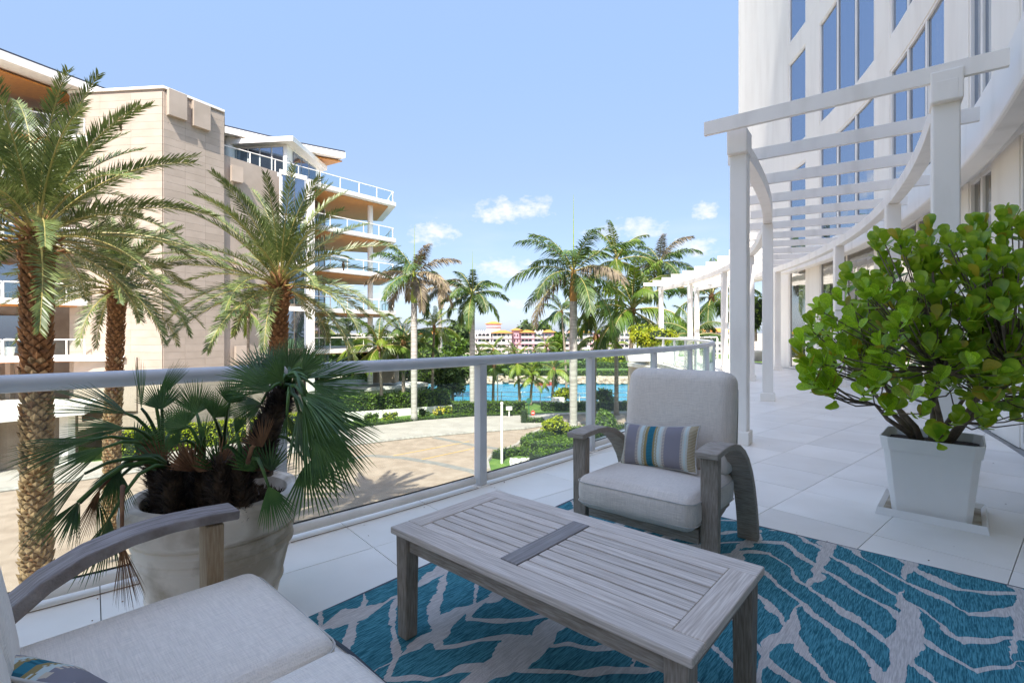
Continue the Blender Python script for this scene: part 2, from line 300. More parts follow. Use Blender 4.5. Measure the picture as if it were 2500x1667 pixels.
# ------------------------------------------------------------------ mesh helpers
class MB:
    def __init__(s): s.v = []; s.f = []; s.m = []; s.cur = 0
    def add(s, vs, fs):
        b = len(s.v); s.v += [tuple(v) for v in vs]
        for f in fs: s.f.append([i + b for i in f]); s.m.append(s.cur)
    def box(s, c, sz, ax=None, taper=(1, 1)):
        hx, hy, hz = sz[0] / 2, sz[1] / 2, sz[2] / 2; c = Vector(c); vs = []
        for z in (-1, 1):
            kx, ky = (taper if z < 0 else (1, 1))
            for x, y in ((-1, -1), (1, -1), (1, 1), (-1, 1)):
                p = Vector((x * hx * kx, y * hy * ky, z * hz)); vs.append(c + (ax @ p if ax else p))
        s.add(vs, [(3, 2, 1, 0), (4, 5, 6, 7), (0, 1, 5, 4), (1, 2, 6, 5), (2, 3, 7, 6), (3, 0, 4, 7)]); return s
    def prism(s, pts, z0, z1, top=None):
        n = len(pts); tp = top or pts
        s.add([(p[0], p[1], z0) for p in pts] + [(p[0], p[1], z1) for p in tp], [list(range(n))[::-1], list(range(n, 2 * n))] + [(i, (i + 1) % n, n + (i + 1) % n, n + i) for i in range(n)]); return s
    def vprism(s, pts, d):                                     # polygon of 3D points pushed along d
        n = len(pts); pts = [Vector(p) for p in pts]
        s.add(pts + [p + Vector(d) for p in pts], [list(range(n)), list(range(n, 2 * n))[::-1]] + [(i, n + i, n + (i + 1) % n, (i + 1) % n) for i in range(n)]); return s
    def tube(s, pts, rad, n=8, caps=True):
        pts = [Vector(p) for p in pts]; k = len(pts)
        rad = rad if isinstance(rad, (list, tuple)) else [rad] * k
        vs = []; prev = None
        for i, p in enumerate(pts):
            d = (pts[min(i + 1, k - 1)] - pts[max(i - 1, 0)]).normalized()
            if prev is None: a = d.orthogonal().normalized()
            else: a = (prev - d * prev.dot(d)).normalized()
            prev = a; b = d.cross(a)
            for j in range(n): t = 2 * pi * j / n; vs.append(p + (a * cos(t) + b * sin(t)) * rad[i])
        fs = [(i * n + j, i * n + (j + 1) % n, (i + 1) * n + (j + 1) % n, (i + 1) * n + j) for i in range(k - 1) for j in range(n)]
        if caps: fs += [list(range(n))[::-1], list(range((k - 1) * n, k * n))]
        s.add(vs, fs); return s
    def lathe(s, prof, n=32, c=(0, 0, 0), wob=0):
        vs = []
        for r, z in prof:
            for j in range(n): t = 2 * pi * j / n; vs.append((c[0] + r * cos(t), c[1] + r * sin(t), c[2] + z))
        k = len(prof); s.add(vs, [(i * n + j, i * n + (j + 1) % n, (i + 1) * n + (j + 1) % n, (i + 1) * n + j) for i in range(k - 1) for j in range(n)]); return s
    def strip(s, prof, wdt, th, ax=None):                      # band following profile (y,z), width along x
        k = len(prof); vs = []; fs = []
        for i, (y, z) in enumerate(prof):
            d = Vector((0, prof[min(i + 1, k - 1)][0] - prof[max(i - 1, 0)][0], prof[min(i + 1, k - 1)][1] - prof[max(i - 1, 0)][1])).normalized()
            nrm = Vector((0, -d.z, d.y)); t_ = th[i] if isinstance(th, (list, tuple)) else th
            for sx, sn in ((-1, -1), (1, -1), (1, 1), (-1, 1)): vs.append(Vector((sx * wdt / 2, y, z)) + nrm * sn * t_ / 2)
        for i in range(k - 1):
            for j in range(4): fs.append((i * 4 + j, i * 4 + (j + 1) % 4, (i + 1) * 4 + (j + 1) % 4, (i + 1) * 4 + j))
        fs += [(3, 2, 1, 0), tuple(range((k - 1) * 4, k * 4))]
        if ax: vs = [ax @ v for v in vs]
        s.add(vs, fs); return s
    def arc(s, r0, r1, z0, z1, a0, a1, n=None):                # ring sector about the terrace centre
        n = n or max(1, int(abs(a1 - a0) / 1.2)); vs = []
        for i in range(n + 1):
            a = a0 + (a1 - a0) * i / n
            vs += [A(r0, a, z0), A(r1, a, z0), A(r1, a, z1), A(r0, a, z1)]
        fs = [(i * 4 + j, i * 4 + (j + 1) % 4, (i + 1) * 4 + (j + 1) % 4, (i + 1) * 4 + j) for i in range(n) for j in range(4)]
        fs += [(3, 2, 1, 0), tuple(range(n * 4, n * 4 + 4))]
        s.add(vs, fs); return s
    def data(s, name, mats, smooth=False):
        me = bpy.data.meshes.new(name); me.from_pydata(s.v, [], s.f)
        for m in (mats if isinstance(mats, (list, tuple)) else [mats]): me.materials.append(m)
        me.polygons.foreach_set('material_index', s.m)
        if smooth: me.polygons.foreach_set('use_smooth', [True] * len(me.polygons))
        bm = bmesh.new(); bm.from_mesh(me); bmesh.ops.recalc_face_normals(bm, faces=bm.faces); bm.to_mesh(me); bm.free()
        me.update(); return me
    def build(s, name, mats, parent=None, smooth=False, bevel=0, **tg):
        return link(name, s.data(name, mats, smooth), parent, bevel=bevel, **tg)
def link(name, me, parent=None, loc=None, rot=None, scl=None, bevel=0, **tg):
    o = bpy.data.objects.new(name, me); C.objects.link(o)
    if parent: o.parent = parent
    if loc is not None: o.location = loc
    if rot is not None: o.rotation_euler = rot
    if scl is not None: o.scale = scl if hasattr(scl, '__len__') else (scl,) * 3
    if bevel:
        b = o.modifiers.new('bevel', 'BEVEL'); b.width = bevel; b.segments = 2; b.limit_method = 'ANGLE'; b.angle_limit = R_(35)
        if me.polygons and not me.polygons[0].use_smooth: me.polygons.foreach_set('use_smooth', [False] * len(me.polygons))
    for k, v in tg.items(): o[k] = v
    return o
def thing(name, label, category, loc=(0, 0, 0), rz=0, group=None):
    o = bpy.data.objects.new(name, None); C.objects.link(o); o.location = loc; o.rotation_euler = (0, 0, rz); o.empty_display_size = .2
    o['label'] = label; o['category'] = category
    if group: o['group'] = group
    return o
def struct(o): o['kind'] = 'structure'; return o
def rnd(a, b): return random.uniform(a, b)

# rounded cushion
def cushion(hx, hy, hz, r, puff=.0, puffb=0, nseg=6, skew=0, crown=0):
    def line(h):
        a = [-h, -h + r * .12, -h + r * .35, -h + r * .65, -h + r]; inner = [(-h + r) + (2 * (h - r)) * i / nseg for i in range(1, nseg)]
        return a + inner + [-q for q in a[::-1]]
    lx, ly, lz = line(hx), line(hy), line(hz); m = MB(); cache = {}
    def vid(x, y, z):
        k = (round(x, 5), round(y, 5), round(z, 5))
        if k in cache: return cache[k]
        q = Vector((x, y, z)); inn = Vector((max(-hx + r, min(hx - r, x)), max(-hy + r, min(hy - r, y)), max(-hz + r, min(hz - r, z))))
        d = q - inn; p = inn + (d.normalized() * r if d.length > 1e-6 else d)
        wgt = max(0, 1 - (x / hx) ** 2) * max(0, 1 - (y / hy) ** 2)
        p.z += (puff if z > 0 else -puffb) * wgt * abs(z) / hz
        wf = max(0, 1 - (x / hx) ** 2) * max(0, 1 - (z / hz) ** 2); p.y += .012 * wf * (y / hy)
        wf = max(0, 1 - (y / hy) ** 2) * max(0, 1 - (z / hz) ** 2); p.x += .010 * wf * (x / hx)
        p += Vector((1, 1, 1)) * .004 * noise.noise(Vector((x, y, z)) * 9)
        cache[k] = len(m.v); m.v.append(tuple(p)); return cache[k]
    for sgn in (-1, 1):
        for (L1, L2, fn) in ((lx, ly, lambda a, b: (a, b, sgn * hz)), (lx, lz, lambda a, b: (a, sgn * hy, b)), (ly, lz, lambda a, b: (sgn * hx, a, b))):
            for i in range(len(L1) - 1):
                for j in range(len(L2) - 1):
                    m.f.append([vid(*fn(L1[i], L2[j])), vid(*fn(L1[i + 1], L2[j])), vid(*fn(L1[i + 1], L2[j + 1])), vid(*fn(L1[i], L2[j + 1]))]); m.m.append(0)
    return m
def pillow_mesh(hx, hy, t):
    m = MB(); n = 26; k = 16
    for side in (1, -1):
        b = len(m.v)
        for i in range(n + 1):
            for j in range(k + 1):
                u, v = -1 + 2 * i / n, -1 + 2 * j / k
                prof = (max(0, 1 - abs(u) ** 3.2) ** .55) * (max(0, 1 - abs(v) ** 2.6) ** .6)
                pin = 1 - .07 * (1 - v * v) * abs(u) ** 6 - 0 ; pinv = 1 - .13 * (1 - u * u) ** 1 * abs(v) ** 6
                m.v.append((u * hx * pin, v * hy * pinv, side * t * prof + .004 * noise.noise(Vector((u * 3, v * 3, side)))))
        for i in range(n):
            for j in range(k): a = b + i * (k + 1) + j; m.f.append([a, a + k + 1, a + k + 2, a + 1]); m.m.append(0)
    rim = []
    for i in range(n + 1): u = -1 + 2 * i / n; rim.append((u * hx, -hy * (1 - .13 * (1 - u * u)), 0))
    for j in range(1, k + 1): v = -1 + 2 * j / k; rim.append((hx * (1 - .07 * (1 - v * v)), v * hy, 0))
    for i in range(n - 1, -1, -1): u = -1 + 2 * i / n; rim.append((u * hx, hy * (1 - .13 * (1 - u * u)), 0))
    for j in range(k - 1, -1, -1): v = -1 + 2 * j / k; rim.append((-hx * (1 - .07 * (1 - v * v)), v * hy, 0))
    return m, rim

# ================================================================== GROUND, WATER
G = -6.54; WZ = -7.6
def X_(x, v): return (x - CX) * 7.8 / v
struct(MB().prism([(-900, -80), (900, -80), (900, 56.5), (-900, 56.5)], G - 2.4, G).build('ground', grass_m))
struct(MB().prism([(-900, 56.6), (900, 56.6), (900, 95), (-900, 95)], WZ - .5, WZ).build('water', water_m))
m = MB(); m.add([(-900, 84, WZ - .4), (900, 84, WZ - .4), (900, 88.5, -7.02), (-900, 88.5, -7.02), (5000, 95, -7), (-5000, 95, -7), (5000, 6000, -7), (-5000, 6000, -7)], [(0, 1, 2, 3), (3, 2, 4, 5), (5, 4, 6, 7)])
struct(m.build('far_shore', sand_m))
struct(MB().prism([(-300, 97.5), (300, 97.5), (300, 103), (-300, 103)], -7, -6.99).build('far_path', walkc))
struct(MB().prism([(-300, 104), (300, 104), (300, 190), (-300, 190)], -7, -6.992).build('far_lawn', grass_m))
def Gp(x, y): p = F(x, y, G); return (p.x, p.y)
# paved driveway, reaching the building on the right and the kerb on the left
kerb_line = [(-60, 8), (-34, 18.5), (-25, 24.3), (-19, 29.2), (-14.3, 31.9), (-10.5, 34.6), (-7.3, 36.6), (-3.1, 38.5), (.9, 40.0), (2.6, 41.4), (3.2, 43.5)]
drive = kerb_line + [(4.5, 46.4), (12, 47), (30, 47), (30, 44), (14, 43.5), (8, 40.5), (4.5, 38.3), (2.2, 36.2), (.9, 34.2), (.4, 32.6), (-.6, 31.6), (-1.7, 30.4), (-1.9, 28.6), (-.6, 27), (4, 25.4), (30, 24), (30, -20), (-60, -20)]
struct(MB().prism(drive, G + .004, G + .012).build('driveway', pave))
walk_out = [(-60, 14), (-34, 24), (-24.5, 29.6), (-17.5, 35.6), (-12.4, 39.9), (-8, 43.2), (-3.8, 45.2), (.8, 45.9), (2.2, 46.6), (4.5, 47.4), (12, 48.5), (30, 48.5), (30, 47.05), (12, 47.05), (4.6, 46.5), (3.25, 43.6)]
walk = [(x - .06, y + .12) for x, y in kerb_line[:-1]] + [(3.1, 43.6)] + walk_out[::-1][1:]
struct(MB().prism(walk, G + .002, G + .16).build('walkway', walkc))
m = MB(); m.tube([(x, y, G + .03) for x, y in kerb_line], .16, 6); struct(m.build('kerb', kerb_m))
def ribbon(pts, wd, z0, z1):
    m = MB()
    for i in range(len(pts) - 1):
        a, b = Vector(pts[i]), Vector(pts[i + 1]); d = (b - a).normalized(); n = Vector((-d.y, d.x)) * wd / 2
        m.prism([(a - n)[:], (b - n)[:], (b + n)[:], (a + n)[:]], z0, z1 + i * .0004)
    return m
gre = mat('grey_band', (.17, .16, .145), (.22, .205, .185), 3, .9)
struct(ribbon([Gp(900, 1112), Gp(985, 1118), Gp(1070, 1132), Gp(1151, 1150), Gp(1225, 1180)], .55, G + .006, G + .018).build('grey_paving_band', gre))
struct(ribbon([Gp(1060, 1068), Gp(1110, 1078), Gp(1152, 1086), Gp(1215, 1096)], .5, G + .006, G + .022).build('grey_paving_band', gre))
struct(ribbon([Gp(700, 1180), Gp(780, 1135), Gp(900, 1112)], .5, G + .006, G + .025).build('grey_paving_band', gre))
yl = mat('yellow_line', (.55, .36, .10), rough=.9)
struct(ribbon([Gp(960, 1113), Gp(1145, 1078)], .06, G + .014, G + .03).build('yellow_line', yl))
struct(ribbon([Gp(1030, 1122), Gp(1180, 1090)], .06, G + .014, G + .031).build('yellow_line', yl))
# round island kerb
isl = [Gp(1193, 1150), Gp(1188, 1128), Gp(1205, 1108), Gp(1240, 1098), Gp(1262, 1088), Gp(1280, 1070), Gp(1320, 1050), Gp(1380, 1038), Gp(1460, 1030)]
struct(MB().tube([(x, y, G + .05) for x, y in isl], .14, 6).build('island_kerb', walkc))
struct(MB().prism([(-300, 55.2), (300, 55.2), (300, 56.5), (-300, 56.5)], G, G + .05).build('promenade', walkc))

# ------------------------------------------------------------------ leafy masses
def leaf_cloud(m, n, sampler, size, up=.3, jit=1.0):
    for _ in range(n):
        p, nr = sampler()
        d = Vector((rnd(-1, 1), rnd(-1, 1), rnd(-1, 1))) * jit + nr * .8; d.normalize()
        a = d.orthogonal().normalized(); b = d.cross(a); t = rnd(0, 2 * pi); a2 = a * cos(t) + b * sin(t); b2 = d.cross(a2)
        s = size * rnd(.6, 1.3)
        m.add([p - a2 * s * .5, p + b2 * s * .28, p + a2 * s * .5, p - b2 * s * .28], [(0, 1, 2, 3)])
def hedge_path(name, pts, wd, h, z, label, cat, mt=hedge_m, dens=70, leaf=.14, parent=None, group=None):
    """clipped hedge following pts"""
    root = thing(name, label, cat, (pts[0][0], pts[0][1], z), group=group); off = Vector((pts[0][0], pts[0][1], z))
    core = MB(); lf = MB(); V2 = [Vector(p) for p in pts]
    for i in range(len(V2) - 1):
        a, b = V2[i], V2[i + 1]; d = (b - a); L = d.length; d.normalize(); n = Vector((-d.y, d.x)); k = .42
        q = [(a - n * wd * k), (b - n * wd * k), (b + n * wd * k), (a + n * wd * k)]
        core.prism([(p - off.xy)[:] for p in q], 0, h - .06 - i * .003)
        def smp():
            r = random.random(); fr = h / (2 * h + wd); t = rnd(-.01, 1.01) * L
            bu = .06 * noise.noise(Vector((a.x + d.x * t, a.y + d.y * t, 1)) * 1.3)
            if r < fr: s_, zz, nr = -wd / 2, rnd(0, h), Vector((-n.x, -n.y, 0))
            elif r < 2 * fr: s_, zz, nr = wd / 2, rnd(0, h), Vector((n.x, n.y, 0))
            else: s_, zz, nr = rnd(-wd / 2, wd / 2), h, Vector((0, 0, 1))
            p = a + d * t + n * (s_ * (1 + bu)); return Vector((p.x, p.y, zz + bu + rnd(-.04, .05))) - Vector((off.x, off.y, 0)) + nr * rnd(-.07, .05), nr
        leaf_cloud(lf, int(dens * L * (2 * h + wd)), smp, leaf)
    e = V2[0]
    core.build('shade_fill', core_m, root); lf.build('foliage', mt, root, kind='stuff'); return root  # the solid dark core paints shade inside the hedge
def bush(name, c, r, label, cat, mt=hedge_m, n=900, leaf=.2, stem=True, group=None, lobes=7, flat=.8):
    root = thing(name, label, cat, (c[0], c[1], c[2] - r[2]), group=group); m = MB(); core = MB()
    lob = [(Vector((rnd(-.55, .55) * r[0], rnd(-.55, .55) * r[1], r[2] * (1 + rnd(-.35, .5)))), rnd(.35, .62)) for _ in range(lobes)] + [(Vector((0, 0, r[2] * .95)), .72)]
    def smp():
        c0, k = random.choice(lob); d = Vector((random.gauss(0, 1), random.gauss(0, 1), random.gauss(0, 1))).normalized()
        q = rnd(.72, 1.08); return c0 + Vector((d.x * r[0], d.y * r[1], d.z * r[2])) * k * q, d
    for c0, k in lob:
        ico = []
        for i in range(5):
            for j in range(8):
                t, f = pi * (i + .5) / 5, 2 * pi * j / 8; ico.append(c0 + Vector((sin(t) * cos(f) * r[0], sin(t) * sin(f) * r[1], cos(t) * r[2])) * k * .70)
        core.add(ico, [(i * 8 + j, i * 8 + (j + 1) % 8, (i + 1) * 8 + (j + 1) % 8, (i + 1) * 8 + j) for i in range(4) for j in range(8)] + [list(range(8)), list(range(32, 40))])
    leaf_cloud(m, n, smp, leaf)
    m.build('crown', mt, root, kind='stuff'); core.build('shade_core', core_m, root)  # dark lumps within the crown, inner shade put into their colour
    if stem: MB().tube([(0, 0, -.1), (0, 0, r[2])], [r[0] * .07 + .03, r[0] * .04 + .02], 7).build('trunk', coco_trunk, root)
    return root

# near clipped hedges by the walkway
hedge_path('hedge', [(-15.5, 44.5), (-11, 47.6), (-6.8, 50.8)], 2.4, 2.0, G, 'long tall clipped green hedge above the white wall behind the walkway', 'hedge', dens=60, leaf=.2)
o = MB(); o.vprism([(-18, 41.2, G), (-13.2, 44.4, G), (-6.0, 49.5, G), (-6.0, 49.5, G + .55), (-13.2, 44.4, G + .75), (-18, 41.2, G + .9)], (-.12, .16, 0)); q = o.build('low_wall', stucco, label='low white retaining wall under the long clipped hedge', category='wall')
hedge_path('hedge', [(-5.6, 46.6), (-2.6, 47.2), (1.2, 46.9)], 1.6, 1.25, G, 'squared green hedge at the bend of the road, before the white railing', 'hedge', dens=80, leaf=.16)
hedge_path('hedge', [(1.1, 42.5), (1.9, 42.4), (2.7, 42.6)], .9, .5, G, 'small low hedge around the foot of the red and green road signs', 'hedge', hedge_m, 110, .12)
hedge_path('hedge', [(1.0, 42.0), (1.12, 43.4)], .5, 1.2, G, 'narrow upright dark hedge end beside the small low hedge', 'hedge', hedge_d, 110, .12)
hedge_path('hedge', [(3.0, 49.6), (8, 50.2), (14, 50.4)], 1.2, .8, G, 'low hedge across the road, along the foot of the promenade', 'hedge', hedge_m, 60, .18)
hedge_path('hedge', [(-.9, 30.6), (-.4, 31.4), (.5, 31.9), (1.3, 31.4)], .9, .45, G, 'low clipped hedge curving round the tip of the island by the lamp post', 'hedge', hedge_m, 110, .12)
hedge_path('hedge', [(.9, 33.2), (1.5, 34.6), (3.2, 36.2), (6, 37.6), (9, 38.4)], .8, .75, G, 'curved outer hedge of the island following the driveway', 'hedge', hedge_m, 100, .13)
hedge_path('hedge', [(.9, 33.2), (1.6, 31.8), (3.4, 31.6), (7, 33.2)], .9, .75, G, 'inner curved hedge on the near side of the island', 'hedge', hedge_m, 100, .13)
hedge_path('hedge', [(1.4, 29.3), (3.2, 30.2), (6.5, 31.6)], 1.9, .6, G, 'broad low hedge nearest to the terrace wall', 'hedge', hedge_m, 90, .13)
m = MB(); m.prism([(1.2, 33.6), (3.6, 32.6), (8, 34.5), (8.5, 38), (4.5, 36.8), (2, 35.2)], 0, .35); mm_ = m
def smp_isl():
    while True:
        x, y = rnd(1, 8.5), rnd(32, 38.3)
        if (x - 8.5) ** 2 / 60 + (y - 35.3) ** 2 / 7 < 1: return Vector((x, y, G + .42 + rnd(-.08, .06))), Vector((0, 0, 1))
lf = MB(); leaf_cloud(lf, 5200, smp_isl, .15); root = thing('ground_cover', 'bed of green ground cover inside the island hedge', 'plants', (0, 0, 0)); lf.build('foliage', hedge_m, root, kind='stuff')
g2 = MB(); g2.prism([(1.2, 33.6), (3.6, 32.6), (8, 34.5), (8.5, 38), (4.5, 36.8), (2, 35.2)], G, G + .36); g2.build('shade_fill', core_m, root)  # solid dark block, painted shade below the ground cover leaves
m = MB()
for _ in range(500): p = Vector((rnd(-.1, 1.3), rnd(28.6, 30.6), G + .05)); m.box(p, (rnd(.05, .12), rnd(.05, .12), .06))
m.build('white_gravel', stucco, kind='stuff', label='patch of white gravel between the island hedges', category='gravel')
bush('shrub', P(1357, 1040, 36.0), (1.15, 1.1, .95), 'round yellow green shrub in the middle of the island', 'shrub', hedge_y, 1500, .2, False)
bush('shrub', P(1475, 1030, 34.5), (1.1, 1, .95), 'round dark green shrub between the rail post and the low wing', 'shrub', hedge_m, 1300, .2, False)
for i, (x, y, Y, r, mt_, lb) in enumerate(((905, 1020, 43.6, .75, hedge_m, 'small round shrub in the flower bed left of the tall royal palm trunk'), (955, 1018, 44.5, .8, hedge_y, 'yellow leaved shrub beside the tall royal palm trunk'), (1035, 1008, 46, .7, hedge_d, 'dark shrub right of the tall royal palm trunk'), (1070, 1004, 46.8, .7, flower_m, 'yellow flowering shrub before the low white wall'), (1100, 1000, 47.4, .75, hedge_y, 'yellow green shrub at the right end of the flower bed'), (1135, 992, 48, .9, hedge_m, 'green shrub behind the first rail post'))):
    bush('shrub', P(x, y, Y), (r, r * .9, r * .75), lb, 'shrub', mt_, 420, .17, False)
hedge_path('flower_border', [(-16.5, 37.6), (-12.6, 40.8), (-8.2, 43.9), (-4, 45.9), (.6, 46.3)], .9, .22, G + .1, 'low green border plants along the far side of the walkway', 'border plants', hedge_m, 90, .12)
hedge_path('hedge', [(-25.5, 31.3), (-21, 34.6), (-16.5, 38.6)], 1.6, 1.5, G, 'bright yellow green hedge at the foot of the beige tower wall', 'hedge', hedge_y, 60, .18)
# big dark masses behind the long hedge
for i, (x, y, Y, rx, rz, mt_, lb) in enumerate(((950, 920, 58, 3.6, 2.6, hedge_m, 'broad leafy tree behind the left end of the long hedge'), (1040, 905, 57, 3.4, 2.8, hedge_m, 'bushy green tree behind the right end of the long hedge'), (1105, 925, 54, 2.3, 2.4, hedge_d, 'dark leafy tree at the edge of the water by the first rail post'), (875, 925, 60, 3.2, 2.2, hedge_d, 'dark tree between the long hedge and the white terrace'), (1000, 890, 64, 4, 3.0, hedge_d, 'dense dark tree between the two royal palm trunks'))):
    bush('leafy_tree', P(x, y, Y), (rx, rx * .8, rz), lb, 'tree', mt_, 3800, .34)
# white box and shrubs beside water
MB().box(P(1362, 985, 50.6), (1.3, .8, 1.2)).build('utility_box', stucco, bevel=.03, label='white stucco pillar block between the hedges by the water', category='block')
for x, y, Y, lb in ((1375, 962, 52.5, 'spiky yellow green palmetto behind the tall royal palm trunk'), (1478, 968, 51, 'pale grassy shrub in front of the water beside the low wing')):
    bush('shrub', P(x, y, Y), (1.5, 1, .9), lb, 'shrub', hedge_y if x < 1400 else hedge_m, 700, .3, False)

# promenade railing
def railing_far(pts, z, h, name, label, cat, posts, mt=white_paint, r=.035, mid=1):
    t = thing(name, label, cat, (*pts[0], z)); o0 = Vector((*pts[0], z))
    for k in range(mid + 1):
        zz = h * (1 - k * .42); MB().tube([Vector((*p, z + zz)) - o0 for p in pts], r, 6).build('rail', mt, t)
    pm = MB().box((0, 0, h / 2), (.08, .08, h)).data('post', mt)
    L = [(Vector(pts[i + 1]) - Vector(pts[i])).length for i in range(len(pts) - 1)]; T = sum(L)
    for k in range(posts):
        s = T * k / (posts - 1); i = 0
        while i < len(L) - 1 and s > L[i]: s -= L[i]; i += 1
        p = Vector(pts[i]).lerp(Vector(pts[i + 1]), min(1, s / L[i])); link('post', pm, t, loc=Vector((*p, z)) - o0)
    return t
railing_far([(-12, 55.4), (-4, 55.6), (3, 55.4), (6.5, 54.6), (11, 54.6), (16, 55.4)], G, 1.15, 'promenade_railing', 'white two bar railing along the near bank of the canal', 'railing', 14)
# lamp posts and signs
t = thing('lamp_post', 'slender white post standing in the hedge tip of the island', 'post', P(1225, 1133, 29.6)); t.location.z = G
MB().tube([(0, 0, 0), (0, 0, 3.55)], .075, 10).build('pole', white_paint, t); MB().tube([(0, 0, 3.55), (0, 0, 3.66)], [.10, .07], 10).build('cap', white_paint, t)
t = thing('street_lamp', 'pale blue street lamp with a short arm before the water', 'lamp', (P(1215, 960, 53)[0], 53, G))
MB().tube([(0, 0, 0), (0, 0, 1.0), (0, 0, 3.3)], [.10, .07, .05], 8).build('pole', rail_paint, t); MB().tube([(0, 0, 3.3), (.35, 0, 3.38)], .04, 6).build('arm', rail_paint, t); MB().box((.42, 0, 3.37), (.4, .18, .08)).build('lamp_head', rail_paint, t)
def sign(x, h, rad, n, mt_, lb, sx, col, back=None):
    t = thing('road_sign', lb, 'sign', (x, 42.6, G)); MB().tube([(0, 0, 0), (0, 0, h + rad)], .035, 6).build('pole', mt_, t)
    pts = [(rad * sx * cos(2 * pi * (i + .5) / n), -.05, h + rad * sin(2 * pi * (i + .5) / n)) for i in range(n)]
    MB().vprism(pts, (0, .02, 0)).build('sign_plate', col, t); return t
gm = mat('sign_green', (.03, .11, .06), rough=.6); rm = mat('sign_red', (.55, .08, .05), rough=.6)
sign(X_(1291, 221), 1.95, .26, 14, gm, 'tall road sign with a dark green oval plate', .85, gm)
t = sign(X_(1301, 221), .92, .24, 8, rail_paint, 'low red octagonal road sign on a grey pole', .8, rm)
MB().box((0, -.056, .92), (.22, .006, .07)).build('sign_mark', white_paint, t)
t = thing('mailbox', 'small white mailbox on a stand at the hedge by the road', 'mailbox', (P(1243, 1015, 45.5).x, 45.2, G + .16)); MB().tube([(0, 0, 0), (0, 0, .6)], .06, 6).build('stand', white_paint, t); MB().box((0, 0, .75), (.55, .3, .3)).build('box', white_paint, t, bevel=.03)

# rocks on the far bank
m = MB()
for i in range(420):
    x = rnd(-60, 60); k = rnd(0, 1); r = rnd(.25, .6); c = Vector((x, 84.2 + k * 4.0, WZ + .15 + k * .75)); vs = []
    for a in range(3):
        for b in range(6): t, f = pi * (a + .5) / 3, 2 * pi * b / 6; vs.append(c + Vector((sin(t) * cos(f) * 1.5, sin(t) * sin(f), cos(t) * .8)) * r * rnd(.75, 1.2))
    m.add(vs, [(a * 6 + b, a * 6 + (b + 1) % 6, (a + 1) * 6 + (b + 1) % 6, (a + 1) * 6 + b) for a in range(2) for b in range(6)] + [tuple(range(6)), tuple(range(12, 18))])
m.build('rocks', rock_m, kind='stuff', label='heaped rocks along the far bank of the canal', category='rocks')
t = thing('dinghy', 'small red boat lying against the rocks of the far bank', 'boat', (P(1325, 937, 84).x, 83.6, WZ))
MB().prism([(-1.4, -.45), (1.2, -.45), (1.8, 0), (1.2, .45), (-1.4, .45)], 0, .45).build('hull', rm, t); MB().box((-.2, 0, .5), (1.6, .3, .08)).build('seat', white_paint, t)
hedge_path('hedge', [(-70, 94.5), (0, 95), (70, 95.5)], 1.6, 1.05, -7, 'clipped hedge directly above the rocks of the far bank', 'hedge', hedge_m, 16, .32)
hedge_path('hedge', [(-70, 114), (0, 115), (70, 116)], 2, 1.3, -7, 'taller clipped hedge behind the path of the far bank', 'hedge', hedge_m, 12, .38)
# trees on the far bank
far_tr = [(820, 850, 130, 8, 5.5, 'hedge_d'), (905, 845, 120, 7, 6, 'hedge_m'), (1010, 850, 125, 8, 4.6, 'hedge_d'), (1085, 842, 120, 6, 4.8, 'hedge_m'), (1120, 830, 140, 6, 6, 'hedge_d'), (1290, 842, 215, 9, 11, 'hedge_d'), (1332, 835, 212, 10, 9.5, 'hedge_m'), (1362, 838, 196, 3.2, 6.0, 'hedge_m'), (1222, 872, 160, 7, 1.2, 'hedge_m'), (1310, 872, 160, 6, 1.2, 'hedge_d'), (1430, 872, 130, 6, 2.0, 'hedge_m'), (1490, 876, 126, 5, 2.2, 'hedge_y'), (1660, 812, 110, 6, 3, 'hedge_d'), (740, 850, 140, 10, 5, 'hedge_m')]
fl = ['dark tree behind the white terrace of the left building', 'wide green tree seen past the left building', 'low dark tree left of the pink hotel', 'round light green tree at the left corner of the pink hotel', 'dark tree just behind the left end of the pink hotel', 'rounded dark treetop rising above the hotel roof', 'leafy treetop behind the right end of the pink wing', 'narrow green tree between the two pink hotel wings', 'low bushes at the foot of the pink hotel, left', 'low dark bushes at the foot of the pink hotel, middle', 'low bushes right of the brown palm trunk on the far bank', 'yellowish bushes beside the corner of the low wing', 'dark tree behind the yellow potted bush', 'far green tree hidden behind the fan palm']
for (x, y, Y, rx, rz, mt_), lb in zip(far_tr, fl):
    bush('leafy_tree', P(x, y, Y), (rx, rx * .7, rz), lb, 'tree', MATS[{'hedge_d': 'dark_hedge_leaf', 'hedge_m': 'hedge_leaf', 'hedge_y': 'yellow_hedge_leaf'}[mt_]], 1500, .012 * Y * .6, group='trees on the far bank')

# ------------------------------------------------------------------ pink hotel across the canal (Y 200)
def hip(m, x0, x1, y0, y1, z, h, ov=.8, flat=.3):
    a = [(x0 - ov, y0 - ov, z), (x1 + ov, y0 - ov, z), (x1 + ov, y1 + ov, z), (x0 - ov, y1 + ov, z)]
    cx_, cy_ = (x0 + x1) / 2, (y0 + y1) / 2; fx, fy = (x1 - x0) / 2 * flat, (y1 - y0) / 2 * flat
    b = [(cx_ - fx, cy_ - fy, z + h), (cx_ + fx, cy_ - fy, z + h), (cx_ + fx, cy_ + fy, z + h), (cx_ - fx, cy_ + fy, z + h)]
    m.add(a + b, [(3, 2, 1, 0), (4, 5, 6, 7), (0, 1, 5, 4), (1, 2, 6, 5), (2, 3, 7, 6), (3, 0, 4, 7)])
HY = 200.0; PXM = HY / FP
def hx(x): return (x - CX) * PXM
def hz(y): return H - (y - Y0) * PXM
arch = MB(); aw = 8.3 * PXM / 2; ah = 7.4 * PXM
